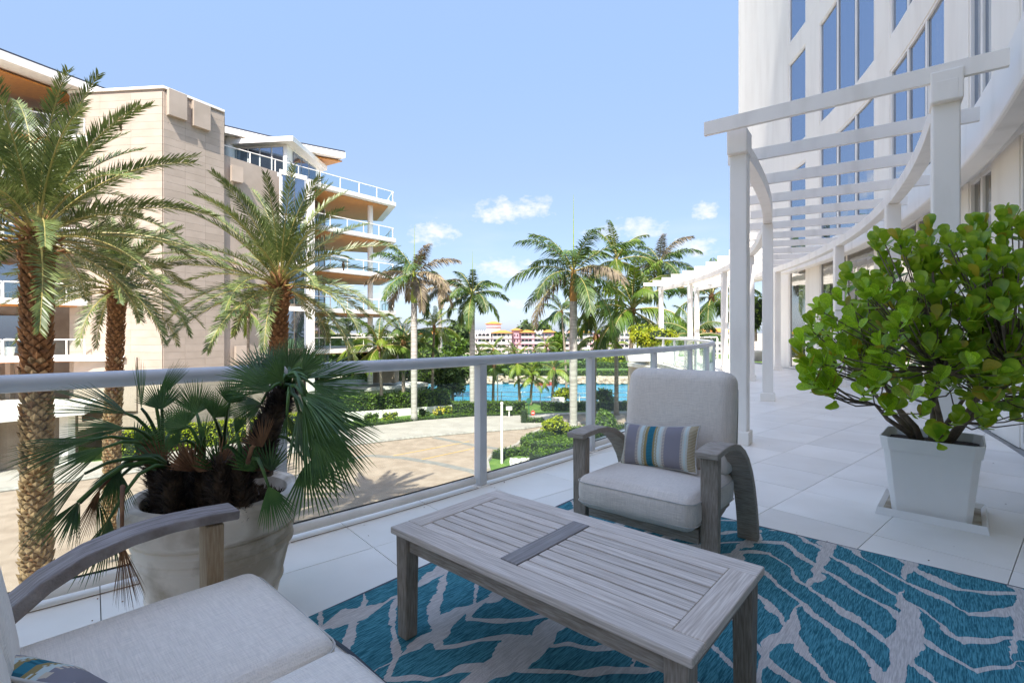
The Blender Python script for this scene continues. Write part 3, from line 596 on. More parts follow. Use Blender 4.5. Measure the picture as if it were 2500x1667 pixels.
arch.vprism([(-aw, 0, 0), (aw, 0, 0), (aw, 0, ah * .6), (aw * .7, 0, ah * .87), (0, 0, ah), (-aw * .7, 0, ah * .87), (-aw, 0, ah * .6)], (0, .35, 0))
arch_me = arch.data('window', win_dk)
rl = MB()
for i in range(5): rl.box((-aw + 2 * aw * (i + .5) / 5, -.12, ah * .22), (.10, .08, ah * .44))
rl.box((0, -.12, ah * .46), (2 * aw, .1, .12)); rl_me = rl.data('balcony_railing', white_paint)
slit_me = MB().box((0, 0, 0), (2.4 * PXM, .3, 5 * PXM)).data('window', win_dk)
def wing(root, x0, x1, ytop, mt_, arches=(), slits=(), roof=None, cren=False, dy=0, depth=14):
    m = MB(); bot = -7.2
    m.box(((hx(x0) + hx(x1)) / 2, HY + dy + depth / 2, (hz(ytop) + bot) / 2), (hx(x1) - hx(x0), depth, hz(ytop) - bot)); m.build('wall', mt_, root)
    for r, yy in enumerate((821.5, 835, 848.5, 862)):
        if yy - 8 < ytop: continue
        for ax_ in arches:
            link('window', arch_me, root, loc=(hx(ax_), HY + dy - .12, hz(yy))); link('balcony_railing', rl_me, root, loc=(hx(ax_), HY + dy - .25, hz(yy + 3)))
        for sx in slits: link('window', slit_me, root, loc=(hx(sx), HY + dy - .05, hz(yy - 3.5)))
        m = MB(); m.box(((hx(x0) + hx(x1)) / 2, HY + dy - .1, hz(yy + 4.2)), (hx(x1) - hx(x0) + .1, .5, .3)); m.build('floor_band', mt_, root)
    if roof: m = MB(); hip(m, hx(x0), hx(x1), HY + dy, HY + dy + depth, hz(ytop), roof * PXM); m.build('roof', tileroof, root)
    if cren:
        m = MB(); n = int((x1 - x0) / 5)
        for i in range(n): xx = x0 + (x1 - x0) * (i + .5) / n; m.box((hx(xx), HY + dy + .3, hz(ytop - 1.6)), (2.6 * PXM, .5, 3.2 * PXM), taper=(.55, 1))
        m.build('battlement', mt_, root)
hotel = thing('hotel', 'pink and white hotel with arched balconies, orange roofs and a square tower', 'hotel', (0, 0, 0))
wing(hotel, 1128, 1147, 812, cream, (1133, 1142), roof=5, dy=1.5)
wing(hotel, 1147, 1203, 809, cream, (1171.5, 1181, 1190.5), (1163, 1199.5), cren=True)
wing(hotel, 1203, 1249, 812.5, cream, (1209, 1219, 1229.5), (1241,), roof=6.5, dy=-1.5)
wing(hotel, 1249, 1272, 806, pink, (), (1257, 1263.5), roof=5, dy=4)
wing(hotel, 1272, 1305, 811.5, pink, (1277, 1286, 1295), (), roof=6, dy=2)
wing(hotel, 1305, 1329, 808, cream, (1309, 1317, 1325), (), cren=True, dy=3)
wing(hotel, 1329, 1353, 811, pink, (1334, 1343), (), roof=6, dy=1.5)
wing(hotel, 1186, 1221, 790, cream, (), (), roof=6, dy=5, depth=6)
MB().box((hx(1203.5), HY + 4.8, hz(794)), (hx(1221) - hx(1186) + .2, .4, 8 * PXM)).build('tower_band', pink, hotel)
hotel2 = thing('hotel', 'second pale hotel wing seen behind the brown shafted palm, rows of arched balconies', 'hotel', (0, 0, 0))
wing(hotel2, 1373, 1392, 810, cream, (1378, 1386), (), cren=True, dy=2)
wing(hotel2, 1392, 1440, 812, cream, (1411, 1420, 1429), (1398,), roof=10, dy=0)
wing(hotel2, 1440, 1474, 812, pink, (1446,), (1458, 1468), dy=2)
wing(hotel2, 1474, 1540, 808, cream, (1482, 1491, 1500, 1519, 1530), (1510,), cren=True, dy=0)
wing(hotel2, 1716, 1800, 810, cream, (1735, 1745, 1755), (), roof=9, dy=0)
# brown roofed house left of the hotel
bh = thing('apartment_house', 'low brown roofed apartment house left of the pink hotel', 'building', (0, 0, 0))
m = MB(); m.box((P(1060, 840, 140).x, 146, -3.2), (14, 10, 8)); m.build('wall', beige, bh); m = MB(); hip(m, P(1000, 840, 140).x, P(1121, 840, 140).x, 141, 151, .75, 1.0); m.build('roof', tileroof, bh)
wm = MB().box((0, 0, 0), (1.2, .2, 1.3)).data('window', win_dk)
for i in range(7):
    for k in range(2): link('window', wm, bh, loc=(P(1010 + i * 16.5, 0, 140).x, 140.95, -.8 - 2.2 * k))

# ================================================================== LEFT BUILDING
LZ = [-.25, 3.45, 7.15, 10.85, 14.55]
lb_ = thing('apartment_building', 'beige clad apartment tower with white balconies and wooden soffits left of the palms', 'building', (0, 0, 0))
cA, cB, cL = P(398, 0, 33.3).xy, P(546, 0, 36.9).xy, P(172, 0, 34.0).xy
TOP = H + 595 * 33.3 / FP
back = Vector((-8, 14))
m = MB(); m.prism([cL[:], cA[:], cB[:], (cB + back)[:], (cL + back)[:]], G, TOP); m.build('tower_wall', mat('beige_joint', (.33, .26, .21), rough=.9), lb_)
dAB = (cB - cA).normalized(); dLA = (cA - cL).normalized()
nAB = Vector((dAB.y, -dAB.x)); nLA = Vector((dLA.y, -dLA.x))
def cladding(a, b, n, z0, z1, ncol, ch=.50):
    L = (b - a).length; d = (b - a).normalized(); rz = atan2(d.y, d.x); rows = int((z1 - z0) / ch); wv = L / ncol
    me = MB().box((wv / 2, -.03, ch / 2), (wv - .008, .08, ch - .010)).data('cladding_panel', beige)
    for r in range(rows):
        for c in range(ncol):
            p = a + d * wv * c; link('cladding_panel', me, lb_, loc=(p.x, p.y, z0 + r * ch + (z1 - z0 - rows * ch)), rot=(0, 0, rz))
cladding(cL, cA, nLA, G + .2, TOP - .2, 3); cladding(cA, cB, nAB, G + .2, TOP - .2, 3)
m = MB(); m.prism([(cL - dLA * .1 - nLA * -.12)[:], (cA + nLA * .12 + dLA * .14)[:], (cB + nAB * .14)[:], (cB + back)[:], (cL + back)[:]], TOP, TOP + .16); m.build('parapet_cap', white_paint, lb_)
bxm = MB().box((0, -.22, 0), (1.15, .38, 1.75)).data('vent_box', beige)
rzAB = atan2(dAB.y, dAB.x)
for s_, zz in ((.75, TOP - .85), (2.35, TOP - 1.0)): p = cA + dAB * s_; link('vent_box', bxm, lb_, loc=(p.x, p.y, zz), rot=(0, 0, rzAB))
# body wall behind the tower face on the right
sE = P(546, 0, 37.8).xy; sF = P(967, 0, 50.7).xy; dS = (sF - sE).normalized(); nS = Vector((dS.y, -dS.x))
cC = P(742, 0, 43.2).xy + dS * 0; bodyA = cB - nS * .15
m = MB(); m.prism([bodyA[:], (cC - nS * .15)[:], P(790, 0, 51).xy[:], (P(790, 0, 51).xy + Vector((-10, 6)))[:], (bodyA + Vector((-8, 12)))[:]], G, LZ[4]); m.build('side_wall', beige, lb_)
bx2 = MB().box((0, -.2, 0), (.8, .35, 1.2)).data('vent_box', beige); 
for s_, zz in ((.9, LZ[4] - 1.3), (1.2, LZ[2] - .8), (1.2, LZ[0] - .1), (1.2, LZ[0] + 3.4), (1.1, LZ[0] - 2.8)):
    p = bodyA + dS * s_; link('vent_box', bx2, lb_, loc=(p.x, p.y, zz), rot=(0, 0, atan2(dS.y, dS.x)))
# white framed blue glass stack and corner pilaster
def wallbox(a, d, s0, s1, z0, z1, off, th, mt_, name, parent=lb_):
    n = Vector((d.y, -d.x)); p0 = a + d * s0 + n * off; p1 = a + d * s1 + n * off; q0, q1 = p0 + n * th, p1 + n * th
    return MB().prism([p0[:], q0[:], q1[:], p1[:]], z0, z1).build(name, mt_, parent)
Lb = (cC - bodyA).length
wallbox(bodyA, dS, Lb * .60, Lb * .62, G, LZ[4] - .6, .01, .25, white_paint, 'pilaster'); wallbox(bodyA, dS, Lb * .93, Lb * 1.0, G, LZ[4] - .3, .01, .45, white_paint, 'pilaster')
for z in LZ[:4]:
    wallbox(bodyA, dS, Lb * .625, Lb * .77, z + .2, z + 3.3, .02, .05, win_up, 'window'); wallbox(bodyA, dS, Lb * .78, Lb * .92, z + .2, z + 3.3, .02, .05, win_up, 'window'); wallbox(bodyA, dS, Lb * .60, Lb * .93, z + 3.31, z + 3.69, .02, .12, white_paint, 'spandrel')
# glazed end wall
gA, gB = cC, P(792, 0, 51).xy; dG = (gB - gA).normalized(); Lg = (gB - gA).length
for z in LZ[:4] + [LZ[0] - 3.7]:
    for i in range(3):
        wallbox(gA, dG, Lg * (.05 + .31 * i), Lg * (.33 + .31 * i), z + .1, z + 3.0, .02, .06, win_dk, 'window')
        wallbox(gA, dG, Lg * (.335 + .31 * i), Lg * (.355 + .31 * i), z + .1, z + 3.0, .02, .12, white_paint, 'mullion')
# balcony slabs
slabp = [sE, sF, sF + Vector((-3.2, 7)), sE + Vector((-9, 16))]
slabq = [sE + dS * 7.2, sF, sF + Vector((-3.2, 7)), sE + Vector((-4, 16))]
for k, z in enumerate(LZ):
    pl = slabp if k == 4 else slabq; cen = sum(pl, Vector((0, 0))) / 4
    m = MB(); m.prism([p[:] for p in pl], z - .38, z); m.build('balcony_slab', white_paint, lb_, bevel=.02)
    ins = [p.lerp(cen, .10) for p in pl]; MB().prism([p[:] for p in ins], z - .46, z - .385).build('soffit', soffit, lb_)
colm = MB().lathe([(.27, 0), (.27, 3.24)], 14).data('column', white_paint, True)
for z in [LZ[0] - 3.7] + LZ[:4]: link('column', colm, lb_, loc=(*P(904, 0, 50.2).xy, z))
def glass_rail_run(parent, a, b, z, n, h=1.05, start=0):
    d = (b - a).normalized(); L = (b - a).length; a = a + Vector((-d.y, d.x)) * .15; b = b + Vector((-d.y, d.x)) * .15
    MB().tube([(*a, z + h), (*b, z + h)], .045, 6).build('handrail', white_paint, parent)
    for i in range(n + 1): p = a.lerp(b, i / n); MB().box((p.x, p.y, z + h / 2), (.07, .07, h)).build('rail_post', white_paint, parent)
    for i in range(n): p, q = a.lerp(b, i / n) + d * .05, a.lerp(b, (i + 1) / n) - d * .05; MB().vprism([(*p, z + .06), (*q, z + .06), (*q, z + h - .05), (*p, z + h - .05)], (-d.y * .012, d.x * .012, 0)).build('rail_pane', glass_far, parent)
glass_rail_run(lb_, sE, sF - dS * .25, LZ[4], 8); glass_rail_run(lb_, sF - dS * .25, sF + Vector((-3, 6.6)), LZ[4], 3)
for z in LZ[:4]: glass_rail_run(lb_, sE + dS * 7.3, sF - dS * .25, z, 5); glass_rail_run(lb_, sF - dS * .25, sF + Vector((-3, 6.6)), z, 3)
# penthouse volume under the roof
pA, pB, pC = P(548, 0, 43).xy, P(700, 0, 42.2).xy, P(780, 0, 48.6).xy
m = MB(); m.prism([pA[:], pB[:], pC[:], (pC + Vector((-8, 6)))[:], (pA + Vector((-3, 8)))[:]], LZ[4], LZ[4] + 2.7); m.build('penthouse_wall', white_paint, lb_)
pD1 = (pB - pA).normalized(); pD2 = (pC - pB).normalized(); L1, L2 = (pB - pA).length, (pC - pB).length
for i in range(5): wallbox(pA, pD1, L1 * (.02 + .19 * i), L1 * (.185 + .19 * i), LZ[4] + .15, LZ[4] + 2.5, .02, .05, win_dk, 'window')
for i in range(3): wallbox(pB, pD2, L2 * (.16 + .24 * i), L2 * (.37 + .24 * i), LZ[4] + .15, LZ[4] + 2.5, .02, .05, win_dk, 'window')
q1, q2, q3 = P(546, 0, 42.2).xy, P(715, 0, 41.4).xy, P(799, 0, 49).xy
m = MB(); m.prism([q1[:], q2[:], q3[:], (q3 + Vector((-9, 6)))[:], (q1 + Vector((-3, 8)))[:]], LZ[4] + 2.72, LZ[4] + 3.15); m.build('canopy', white_paint, lb_, bevel=.02)
# sweeping roof
ev = [P(-240, 0, 26.5), P(0, 118, 29.9), P(140, 172, 32.4), P(275, 222, 35.2), P(410, 265, 38), P(546, 305, 41), P(700, 342, 44.5), P(843, 370, 47)]
zt = [H + (Y0 - y) / FP * Y for y, Y in ((30, 26.5), (118, 29.9), (172, 32.4), (222, 35.2), (265, 38), (305, 41), (342, 44.5), (370, 47))]
inn = [Vector((p.x - 9, p.y + 6)) for p in ev]; inn[-1] = Vector((ev[-1].x - 3.4, ev[-1].y + 4.5)); inn[-2] = Vector((ev[-2].x - 5, ev[-2].y + 6))
def sweep(off_in, zlo, zhi, name, mt_, ox=0):
    m = MB()
    for i in range(len(ev) - 1):
        a, b, c, d = ev[i].xy, ev[i + 1].xy, inn[i + 1].xy, inn[i].xy
        a, b = a.lerp(d, off_in), b.lerp(c, off_in)
        vs = [(*a, zt[i] + zlo), (*b, zt[i + 1] + zlo), (*c, zt[i + 1] + zlo + .9), (*d, zt[i] + zlo + .9), (*a, zt[i] + zhi), (*b, zt[i + 1] + zhi), (*c, zt[i + 1] + zhi + .9), (*d, zt[i] + zhi + .9)]
        m.add(vs, [(3, 2, 1, 0), (4, 5, 6, 7), (0, 1, 5, 4), (1, 2, 6, 5), (2, 3, 7, 6), (3, 0, 4, 7)])
    return m.build(name, mt_, lb_)
sweep(0, -.62, -.10, 'roof_fascia', white_paint); sweep(.012, -.09, .06, 'roof', navy); sweep(.16, -.74, -.63, 'roof_soffit', soffit)
for x, Y in ((160, 36.6), (560, 42.5)): p = P(x, 0, Y); MB().tube([(p.x, p.y, LZ[4]), (p.x, p.y, zt[2] - .3)], .45, 14).build('column', white_paint, lb_, True)
# recessed flats to the left of the tower face, with curved balconies
rec = [P(-260, 0, 31.5).xy, P(0, 0, 34.6).xy, P(172, 0, 36.4).xy]
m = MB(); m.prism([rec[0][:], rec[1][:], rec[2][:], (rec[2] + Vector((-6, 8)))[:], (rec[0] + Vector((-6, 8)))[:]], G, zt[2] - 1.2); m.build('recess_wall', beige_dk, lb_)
for k, z in enumerate(LZ):
    e = [P(-260, 0, 26.4).xy, P(-120, 0, 29.2).xy, P(0, 0, 31.0).xy, P(110, 0, 32.2).xy, P(215, 0, 32.9).xy, P(304, 0, 33.1).xy]
    if k: e[-1] = P(214, 0, 33.5).xy; e[-2] = P(190, 0, 33.3).xy
    pl = e + [P(300 if k == 0 else 172, 0, 34.5).xy, rec[0] + Vector((-1, 1))]
    MB().prism([p[:] for p in pl], z - .36, z).build('balcony_slab', white_paint, lb_)
    e2 = [p + Vector((-.2, .9)) for p in e[:5]]; MB().prism([p[:] for p in e2] + [(rec[0] + Vector((-1, 1)))[:]], z - .44, z - .365).build('soffit', soffit, lb_)
    last = P(200, 0, 32.9).xy
    ep = e[:4] + [last]
    for i in range(len(ep) - 1): glass_rail_run(lb_, ep[i] + Vector((-.1, .25)), ep[i + 1] + Vector((-.1, .25)), z, 2 if i else 3)
    if k < 5:
        for x0, x1 in ((-90, -30), (-20, 55), (70, 120)):
            a_, b_ = P(x0, 0, 34.6 + x0 * .0105 - .12).xy, P(x1, 0, 34.6 + x1 * .0105 - .12).xy; MB().vprism([(*a_, z + .1), (*b_, z + .1), (*b_, z + 2.7), (*a_, z + 2.7)], (0, -.05, 0)).build('window', win_dk, lb_)
MB().box((*P(25, 0, 33.6).xy, -2.2), (.35, .35, 3.6)).build('column', beige, lb_); MB().box((*P(50, 0, 33.9).xy, -2.2), (.5, .35, 3.6)).build('column', beige, lb_); MB().box((*P(260, 0, 33.4).xy, -2.2), (4.2, .25, 3.6)).build('column', beige, lb_)
# lower entrance canopy and garage openings
ec = thing('entrance_canopy', 'low white entrance roof at the foot of the tower, behind the left rail', 'canopy', (0, 0, 0))
MB().prism([(-42, 20), (-27.5, 26.2), (-25.0, 29.0), (-27, 32.5), (-42, 31)], -3.55, -3.05).build('roof_slab', white_paint, ec, bevel=.03)
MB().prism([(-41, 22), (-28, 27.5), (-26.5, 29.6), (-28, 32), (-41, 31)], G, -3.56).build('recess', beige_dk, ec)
for x, y in ((-36, 22.9), (-32, 24.6), (-28.3, 26.6), (-26.2, 29.2)): MB().box((x, y, (G - 3.56) / 2), (.5, .5, -3.56 - G)).build('column', white_paint, ec)
# planter on that balcony
MB().lathe([(.22, 0), (.30, .55), (.31, .6)], 14, (0, 0, 0)).build('balcony_planter', white_plastic, label='tall white pot on the lowest balcony at the far left', category='pot').location = (P(22, 0, 31.8).x, 31.8, LZ[0])
# road side low terrace behind right part
tw = thing('low_pool_terrace', 'long low white terrace with a roof edge behind the clipped hedge', 'terrace', (0, 0, 0))
MB().prism([(-26, 46.5), (-15.5, 49.5), (-9.5, 54.5), (-12, 58), (-28, 56)], G, -4.6).build('base', white_paint, tw); MB().prism([(-27, 45.8), (-15.3, 48.8), (-9.1, 54.0), (-12, 58.4), (-28, 56.6)], -4.58, -4.25).build('roof_slab', white_paint, tw)
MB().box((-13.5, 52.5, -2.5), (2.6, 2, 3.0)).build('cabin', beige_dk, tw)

# ================================================================== PALMS
def frond(m, base, az_, el, L, droop, nleaf, ll, lw, alpha=50, vee=20, hang=.3, plum=0, twist=0, rr=.025, bare=.12, wind=0, seg=14):
    pts = []; d_az = Vector((cos(az_), sin(az_), 0)); p = Vector(base); st = L / seg
    for i in range(seg + 1):
        pts.append(p.copy()); t = i / seg; e = el - droop * t ** 1.35
        az2 = az_ + wind * t * t; p = p + Vector((cos(az2) * cos(e), sin(az2) * cos(e), sin(e))) * st
    m.cur = 1; m.tube(pts, [rr * (1 - .85 * i / seg) for i in range(seg + 1)], 5, False); m.cur = 0
    g = Vector((0, 0, -1))
    for i in range(nleaf):
        t = bare + (1 - bare) * (i + rnd(0, .6)) / nleaf
        if t > .995: t = .995
        k = t * seg; i0 = min(seg - 1, int(k)); b = pts[i0].lerp(pts[i0 + 1], k - i0); T = (pts[min(i0 + 1, seg)] - pts[i0]).normalized()
        side = T.cross(Vector((0, 0, 1)))
        if side.length < .05: side = Vector((-d_az.y, d_az.x, 0))
        side.normalize(); up = side.cross(T)
        if twist: ct, s_ = cos(twist), sin(twist); side, up = side * ct + up * s_, up * ct - side * s_
        l = ll * min(1, .45 + (t - bare) / .22) * (1 - .6 * max(0, t - .35) ** 1.6 / .5) * rnd(.85, 1.1)
        for sg in (-1, 1):
            al = R_(alpha * (1 - .45 * t) + rnd(-7, 7)); be = R_(vee + rnd(-plum, plum) - (6 if plum else 0))
            d = T * cos(al) + (side * sg * cos(be) + up * sin(be)) * sin(al)
            mid = b + d * l * .5 + g * hang * l * .14; tip = b + d * l * .95 + g * hang * l * .55
            wv = (T - d * T.dot(d)); wv = (wv.normalized() if wv.length > .01 else up) * lw * .5
            m.add([b - wv * .5, b + wv * .5, mid + wv, mid - wv, tip], [(0, 1, 2, 3), (3, 2, 4)])
def palm_root(name, label, x, Y, zc, z0, group, lean=(0, 0)):
    c = P(x, 0, Y); return thing(name, label, 'palm tree', (c.x + lean[0], c.y + lean[1], z0), group=group)
def date_palm(label, x, yc, Y, r, L, nf, boots_as_parts, seed, lean=0, ll=.56):
    random.seed(seed); top = P(x, yc, Y); z0 = G; t = thing('date_palm', label, 'palm tree', (top.x - lean, top.y, z0), group='date palms between the terrace and the left building')
    o0 = Vector((top.x - lean, top.y, z0)); Ht = top.z - z0
    path = lambda k: Vector((lean * k ** 1.6, 0, Ht * k))
    MB().tube([path(i / 14) for i in range(15)], [r * (.93 if i < 11 else .93 + .02 * (i - 10)) for i in range(15)], 14).build('trunk', boot_dk, t, True)
    bm = MB(); a = r * .40; bm.add([(-a, 0, .01), (a, 0, .01), (a * .75, .06, .065), (0, .11, .125), (-a * .75, .06, .065), (0, .085, .0), (0, .03, -.07)], [(0, 6, 5, 0)[:3], (6, 1, 5), (0, 5, 4), (5, 1, 2), (5, 2, 3), (5, 3, 4), (4, 3, 2, 1, 6, 0)])
    pale, dark = bm.data('leaf_base', boot), bm.data('leaf_base', boot_dk)
    rows = int(Ht / (.105 if r > .24 else .125)); nper = 9; J = MB(); cnt = 0; order = []
    for i in range(rows):
        for j in range(nper): order.append((i, j))
    for i, j in order:
        k = (i + .5) / rows; th = 2 * pi * (j + .5 * (i % 2)) / nper + i * .06 + rnd(-.06, .06); p = path(k) + Vector((cos(th), sin(th), 0)) * r * .9
        sc = rnd(.85, 1.15) * (1.25 if k > .93 else 1); facing = sin(th) < .25
        zw = z0 + k * Ht
        if boots_as_parts and facing and zw > -4.6 and cnt < 300:
            cnt += 1; link('leaf_base', pale if (zw < -.1 + rnd(-.9, .9)) else dark, t, loc=p, rot=(rnd(-.25, .25), rnd(-.1, .1), th - pi / 2), scl=(sc, sc * 1.1, sc))
        else:
            M_ = Matrix.Rotation(th - pi / 2, 3, 'Z'); vs = [p + M_ @ (v.co * sc) for v in pale.vertices]; J.cur = 0 if (zw < -.4 + rnd(-.9, .9)) else 1; J.add(vs, [tuple(f.vertices) for f in pale.polygons])
    if J.v: J.build('leaf_base', [boot, boot_dk], t, kind='stuff')
    cb = path(1.0); bs = MB()
    for i in range(46):
        th = i * 2.4; k = i / 46; e = R_(20 + 60 * k); b = cb + Vector((cos(th), sin(th), 0)) * r * (1.05 - .6 * k) + Vector((0, 0, -.35 + .75 * k)); d = Vector((cos(th) * cos(e), sin(th) * cos(e), sin(e)))
        bs.tube([b, b + d * rnd(.25, .5)], [.055, .02], 5)
    bs.build('cut_stalks', boot_dk, t, kind='stuff')
    for i in range(nf):
        k = (i + .5) / nf; th = i * 2.39996 + rnd(-.15, .15); el = R_(84 - 106 * k ** 1.05 + rnd(-6, 6)); m = MB(); b = cb + Vector((cos(th), sin(th), 0)) * r * .6 * k + Vector((0, 0, .35 - .35 * k))
        frond(m, b, th, el, L * rnd(.86, 1.06) * (1 - .12 * abs(k - .4)), R_(rnd(28, 52) + 22 * k), int(92 * L / 4), ll, .030, 58, 26, .10, 20, twist=rnd(-.5, .5), rr=.03, bare=.16, wind=rnd(-.2, .2))
        m.build('frond', [date_leaf, rachis], t)
    return t
date_palm('tall date palm with a thick scaly trunk at the left edge, nearest to the rail', 90, 590, 12.0, .245, 4.15, 58, True, 11)
date_palm('smaller date palm between the two others, slightly leaning right', 287, 712, 19.0, .225, 3.5, 46, False, 5, .25)
date_palm('date palm right of the beige tower corner, behind the potted fan palm', 683, 706, 16.8, .235, 4.05, 52, False, 23, .15)

def royal(label, x, yc, Y, r, L, nf, base_y, seed, shaft=green_shaft, shaft_px=70, dry=.2, spear=90, els=(70, -35), sc=1):
    random.seed(seed); top = P(x, yc, Y); t = thing('royal_palm', label, 'palm tree', (top.x, top.y, G), group='royal palms along the road'); Ht = top.z - G; sh = shaft_px / FP * Y
    n = 18; MB().tube([(0, 0, (Ht - sh) * i / n) for i in range(n + 1)], [r * (1.45 if i == 0 else 1.12 if i == 1 else 1.0 + .10 * sin(i / n * pi)) for i in range(n + 1)], 16).build('trunk', royal_trunk, t, True)
    ring = MB()
    for i in range(1, int((Ht - sh) / .42)): ring.lathe([(r * 1.075, -.014), (r * 1.10, 0), (r * 1.075, .014)], 16, (0, 0, .42 * i + rnd(-.05, .05)))
    MB().lathe([(r * 1.0, Ht - sh), (r * 1.12, Ht - sh + .1), (r * 1.05, Ht - sh * .6), (r * .8, Ht - sh * .2), (r * .5, Ht + .2)], 16).build('crownshaft', shaft, t, True)
    for i in range(nf):
        k = (i + .5) / nf; th = i * 2.39996 + seed; el = R_(els[0] + (els[1] - els[0]) * k); m = MB(); d = random.random() < dry * (.4 + k)
        frond(m, (0, 0, Ht - .1 * k), th, el, L * rnd(.88, 1.08), R_(rnd(55, 85)), 96, L * .22, .075, 62, 0, .75, 38, rr=.05, bare=.12, wind=rnd(-.3, .3))
        m.build('frond', [brown_leaf if d else royal_leaf, rachis], t)
    if spear: MB().tube([(0, 0, Ht), (.02, 0, Ht + spear / FP * Y)], [.06, .012], 5).build('spear_leaf', green_shaft, t)
royal('tall royal palm left of the pink hotel, with drooping greyish fronds', 1011, 668, 43.5, .26, 4.6, 16, 0, 3, shaft_px=72, dry=.55, spear=118)
royal('tall royal palm with an orange brown crownshaft, in front of the canal', 1400, 664, 38.8, .285, 5.6, 18, 0, 9, brown_shaft, 72, .18, 190)
royal('slim royal palm with a bright green crownshaft left of the hotel tower', 1153, 716, 47, .235, 3.9, 15, 0, 15, shaft_px=44, dry=.12, spear=105)
royal('royal palm behind the lush coconut palm, one grey frond hanging right', 1610, 640, 50, .26, 4.6, 15, 0, 6, shaft_px=60, dry=.5, spear=0)
royal('distant royal palm between two taller ones, dark fronds', 1075, 700, 62, .24, 3.6, 10, 0, 21, shaft_px=50, dry=.9, spear=0)

# coconut fronds: a shared set, copied
coco_sets = {}
def coco_mesh(kind):
    if kind in coco_sets: return coco_sets[kind]
    k, L, l2, v = kind; random.seed(hash((k, v)) % 1000 + 3); m = MB()
    frond(m, (0, 0, 0), 0, R_((72, 42, 12, -18)[k]), 1.0, R_((70, 85, 80, 55)[k]), 46, l2, .020, 52, (4, -6, -14, -16)[k], 1.1, 14, rr=.014, bare=.14, wind=(.25 if v else -.2))
    me = m.data('frond', [MATS[L], rachis]); coco_sets[kind] = me; return me
def coconut(label, x, yc, Y, L, nf, r=.13, lean=0, seed=1, mt_='coconut_frond', z0=G, grp='coconut palms along the canal and road', trunk=True, ll=.26):
    random.seed(seed); top = P(x, yc, Y); t = thing('coconut_palm', label, 'palm tree', (top.x - lean, top.y, z0), group=grp); Ht = top.z - z0; n = 12
    path = [Vector((lean * (i / n) ** 1.7, 0, Ht * i / n)) for i in range(n + 1)]
    if trunk: MB().tube(path, [r * (1.5 if i == 0 else 1.1 - .35 * i / n) for i in range(n + 1)], 10).build('trunk', coco_trunk, t, True)
    MB().lathe([(r * .8, -.35), (r * 1.5, -.1), (r * 1.3, .2), (r * .5, .45)], 8, path[-1]).build('crown_base', boot_dk, t, True)
    for i in range(nf):
        k = (i + .5) / nf; kk = min(3, int(k * 4 * .98)); th = i * 2.39996 + seed
        link('frond', coco_mesh((kk, mt_, ll, i % 2)), t, loc=path[-1] + Vector((0, 0, .25 - .3 * k)), rot=(rnd(-.12, .12), rnd(-.14, .14), th), scl=L * rnd(.86, 1.12))
    return t
coconut('lush yellow green coconut palm behind the white pergola corner', 1545, 760, 42, 5.6, 22, .2, .3, 2, ll=.27)
coconut('coconut palm crown rising behind the lush one', 1505, 640, 47, 4.6, 14, .2, 0, 8)
coconut('windblown slim coconut palm just left of the brown shafted palm', 1371, 765, 60, 3.6, 13, .15, -.6, 4, 'royal_frond')
coconut('small coconut palm with drooping lower fronds, before the second hotel wing', 1455, 825, 46, 3.0, 13, .2, .2, 12)
coconut('coconut palm with a leaning reddish trunk behind the pergola post', 1738, 728, 40, 3.9, 15, .2, .9, 17, 'royal_frond')
coconut('low coconut palm spreading right of the yellow potted bush', 1690, 822, 36, 3.4, 12, .15, 0, 31, 'royal_frond')
coconut('small coconut palm between the two tall royal palms on the left', 1060, 803, 50, 3.1, 14, .15, .2, 19)
coconut('dark bushy coconut palm left of the tall royal palm trunk', 985, 838, 48, 3.9, 16, .18, 0, 14, 'royal_frond')
coconut('coconut palm with long yellow fronds at the end of the left balconies', 925, 850, 46, 3.9, 14, .15, -.3, 41)
coconut('coconut palm seen through the lowest balcony railing', 850, 820, 62, 4.4, 14, .15, 0, 44)
coconut('coconut palm behind the lowest balcony, far left', 800, 800, 66, 4, 12, .15, 0, 47)
coconut('slim palm with yellow hanging fronds against the beige tower wall', 606, 762, 29, 1.75, 13, .10, 0, 51)
for i, (x, y, dk, L, lb) in enumerate(((1206, 893, 0, 2.3, 'small yellow coconut palm by the water, nearest the first rail post'), (1262, 889, 1, 2.4, 'small coconut palm with a dark trunk by the water'), (1300, 922, 0, 2.4, 'short coconut palm by the water with a pale trunk, in front of the green sign'), (1352, 905, 0, 2.6, 'small coconut palm by the water left of the tall royal palm trunk'))):
    coconut(lb, x, y, 53.5, L, 14, .15, (.1, -.3, .2, .15)[i], 60 + i)
for i, (x, y, Y, L, lb) in enumerate(((1205, 855, 120, 4.6, 'far palm in front of the white hotel wall'), (1255, 860, 125, 4, 'far palm in front of the pink hotel corner'), (1335, 845, 130, 3.8, 'far palm at the right end of the pink hotel'), (1306, 858, 140, 2.8, 'tiny far palm before the pink hotel balconies'), (1503, 842, 100, 2.9, 'far fan shaped palm before the second hotel wing'), (1170, 866, 118, 4, 'far palm half hidden by the rail'), (1268, 905, 98, 3, 'far palm on the sand bank'))):
    coconut(lb, x, y, Y, L, 13, .22, 0, 70 + i, 'royal_frond' if i % 2 else 'coconut_frond', -7, 'palms on the far bank')
coconut('thin palm with a bare brown trunk right of the slim coconut palm', 1408, 800, 64, 2.0, 9, .14, .5, 91, 'royal_frond')
bush('palm_bushes', P(875, 880, 50), (3, 1.5, 1.6), 'yellow green undergrowth under the lowest balcony', 'bushes', hedge_y, 900, .3, False)

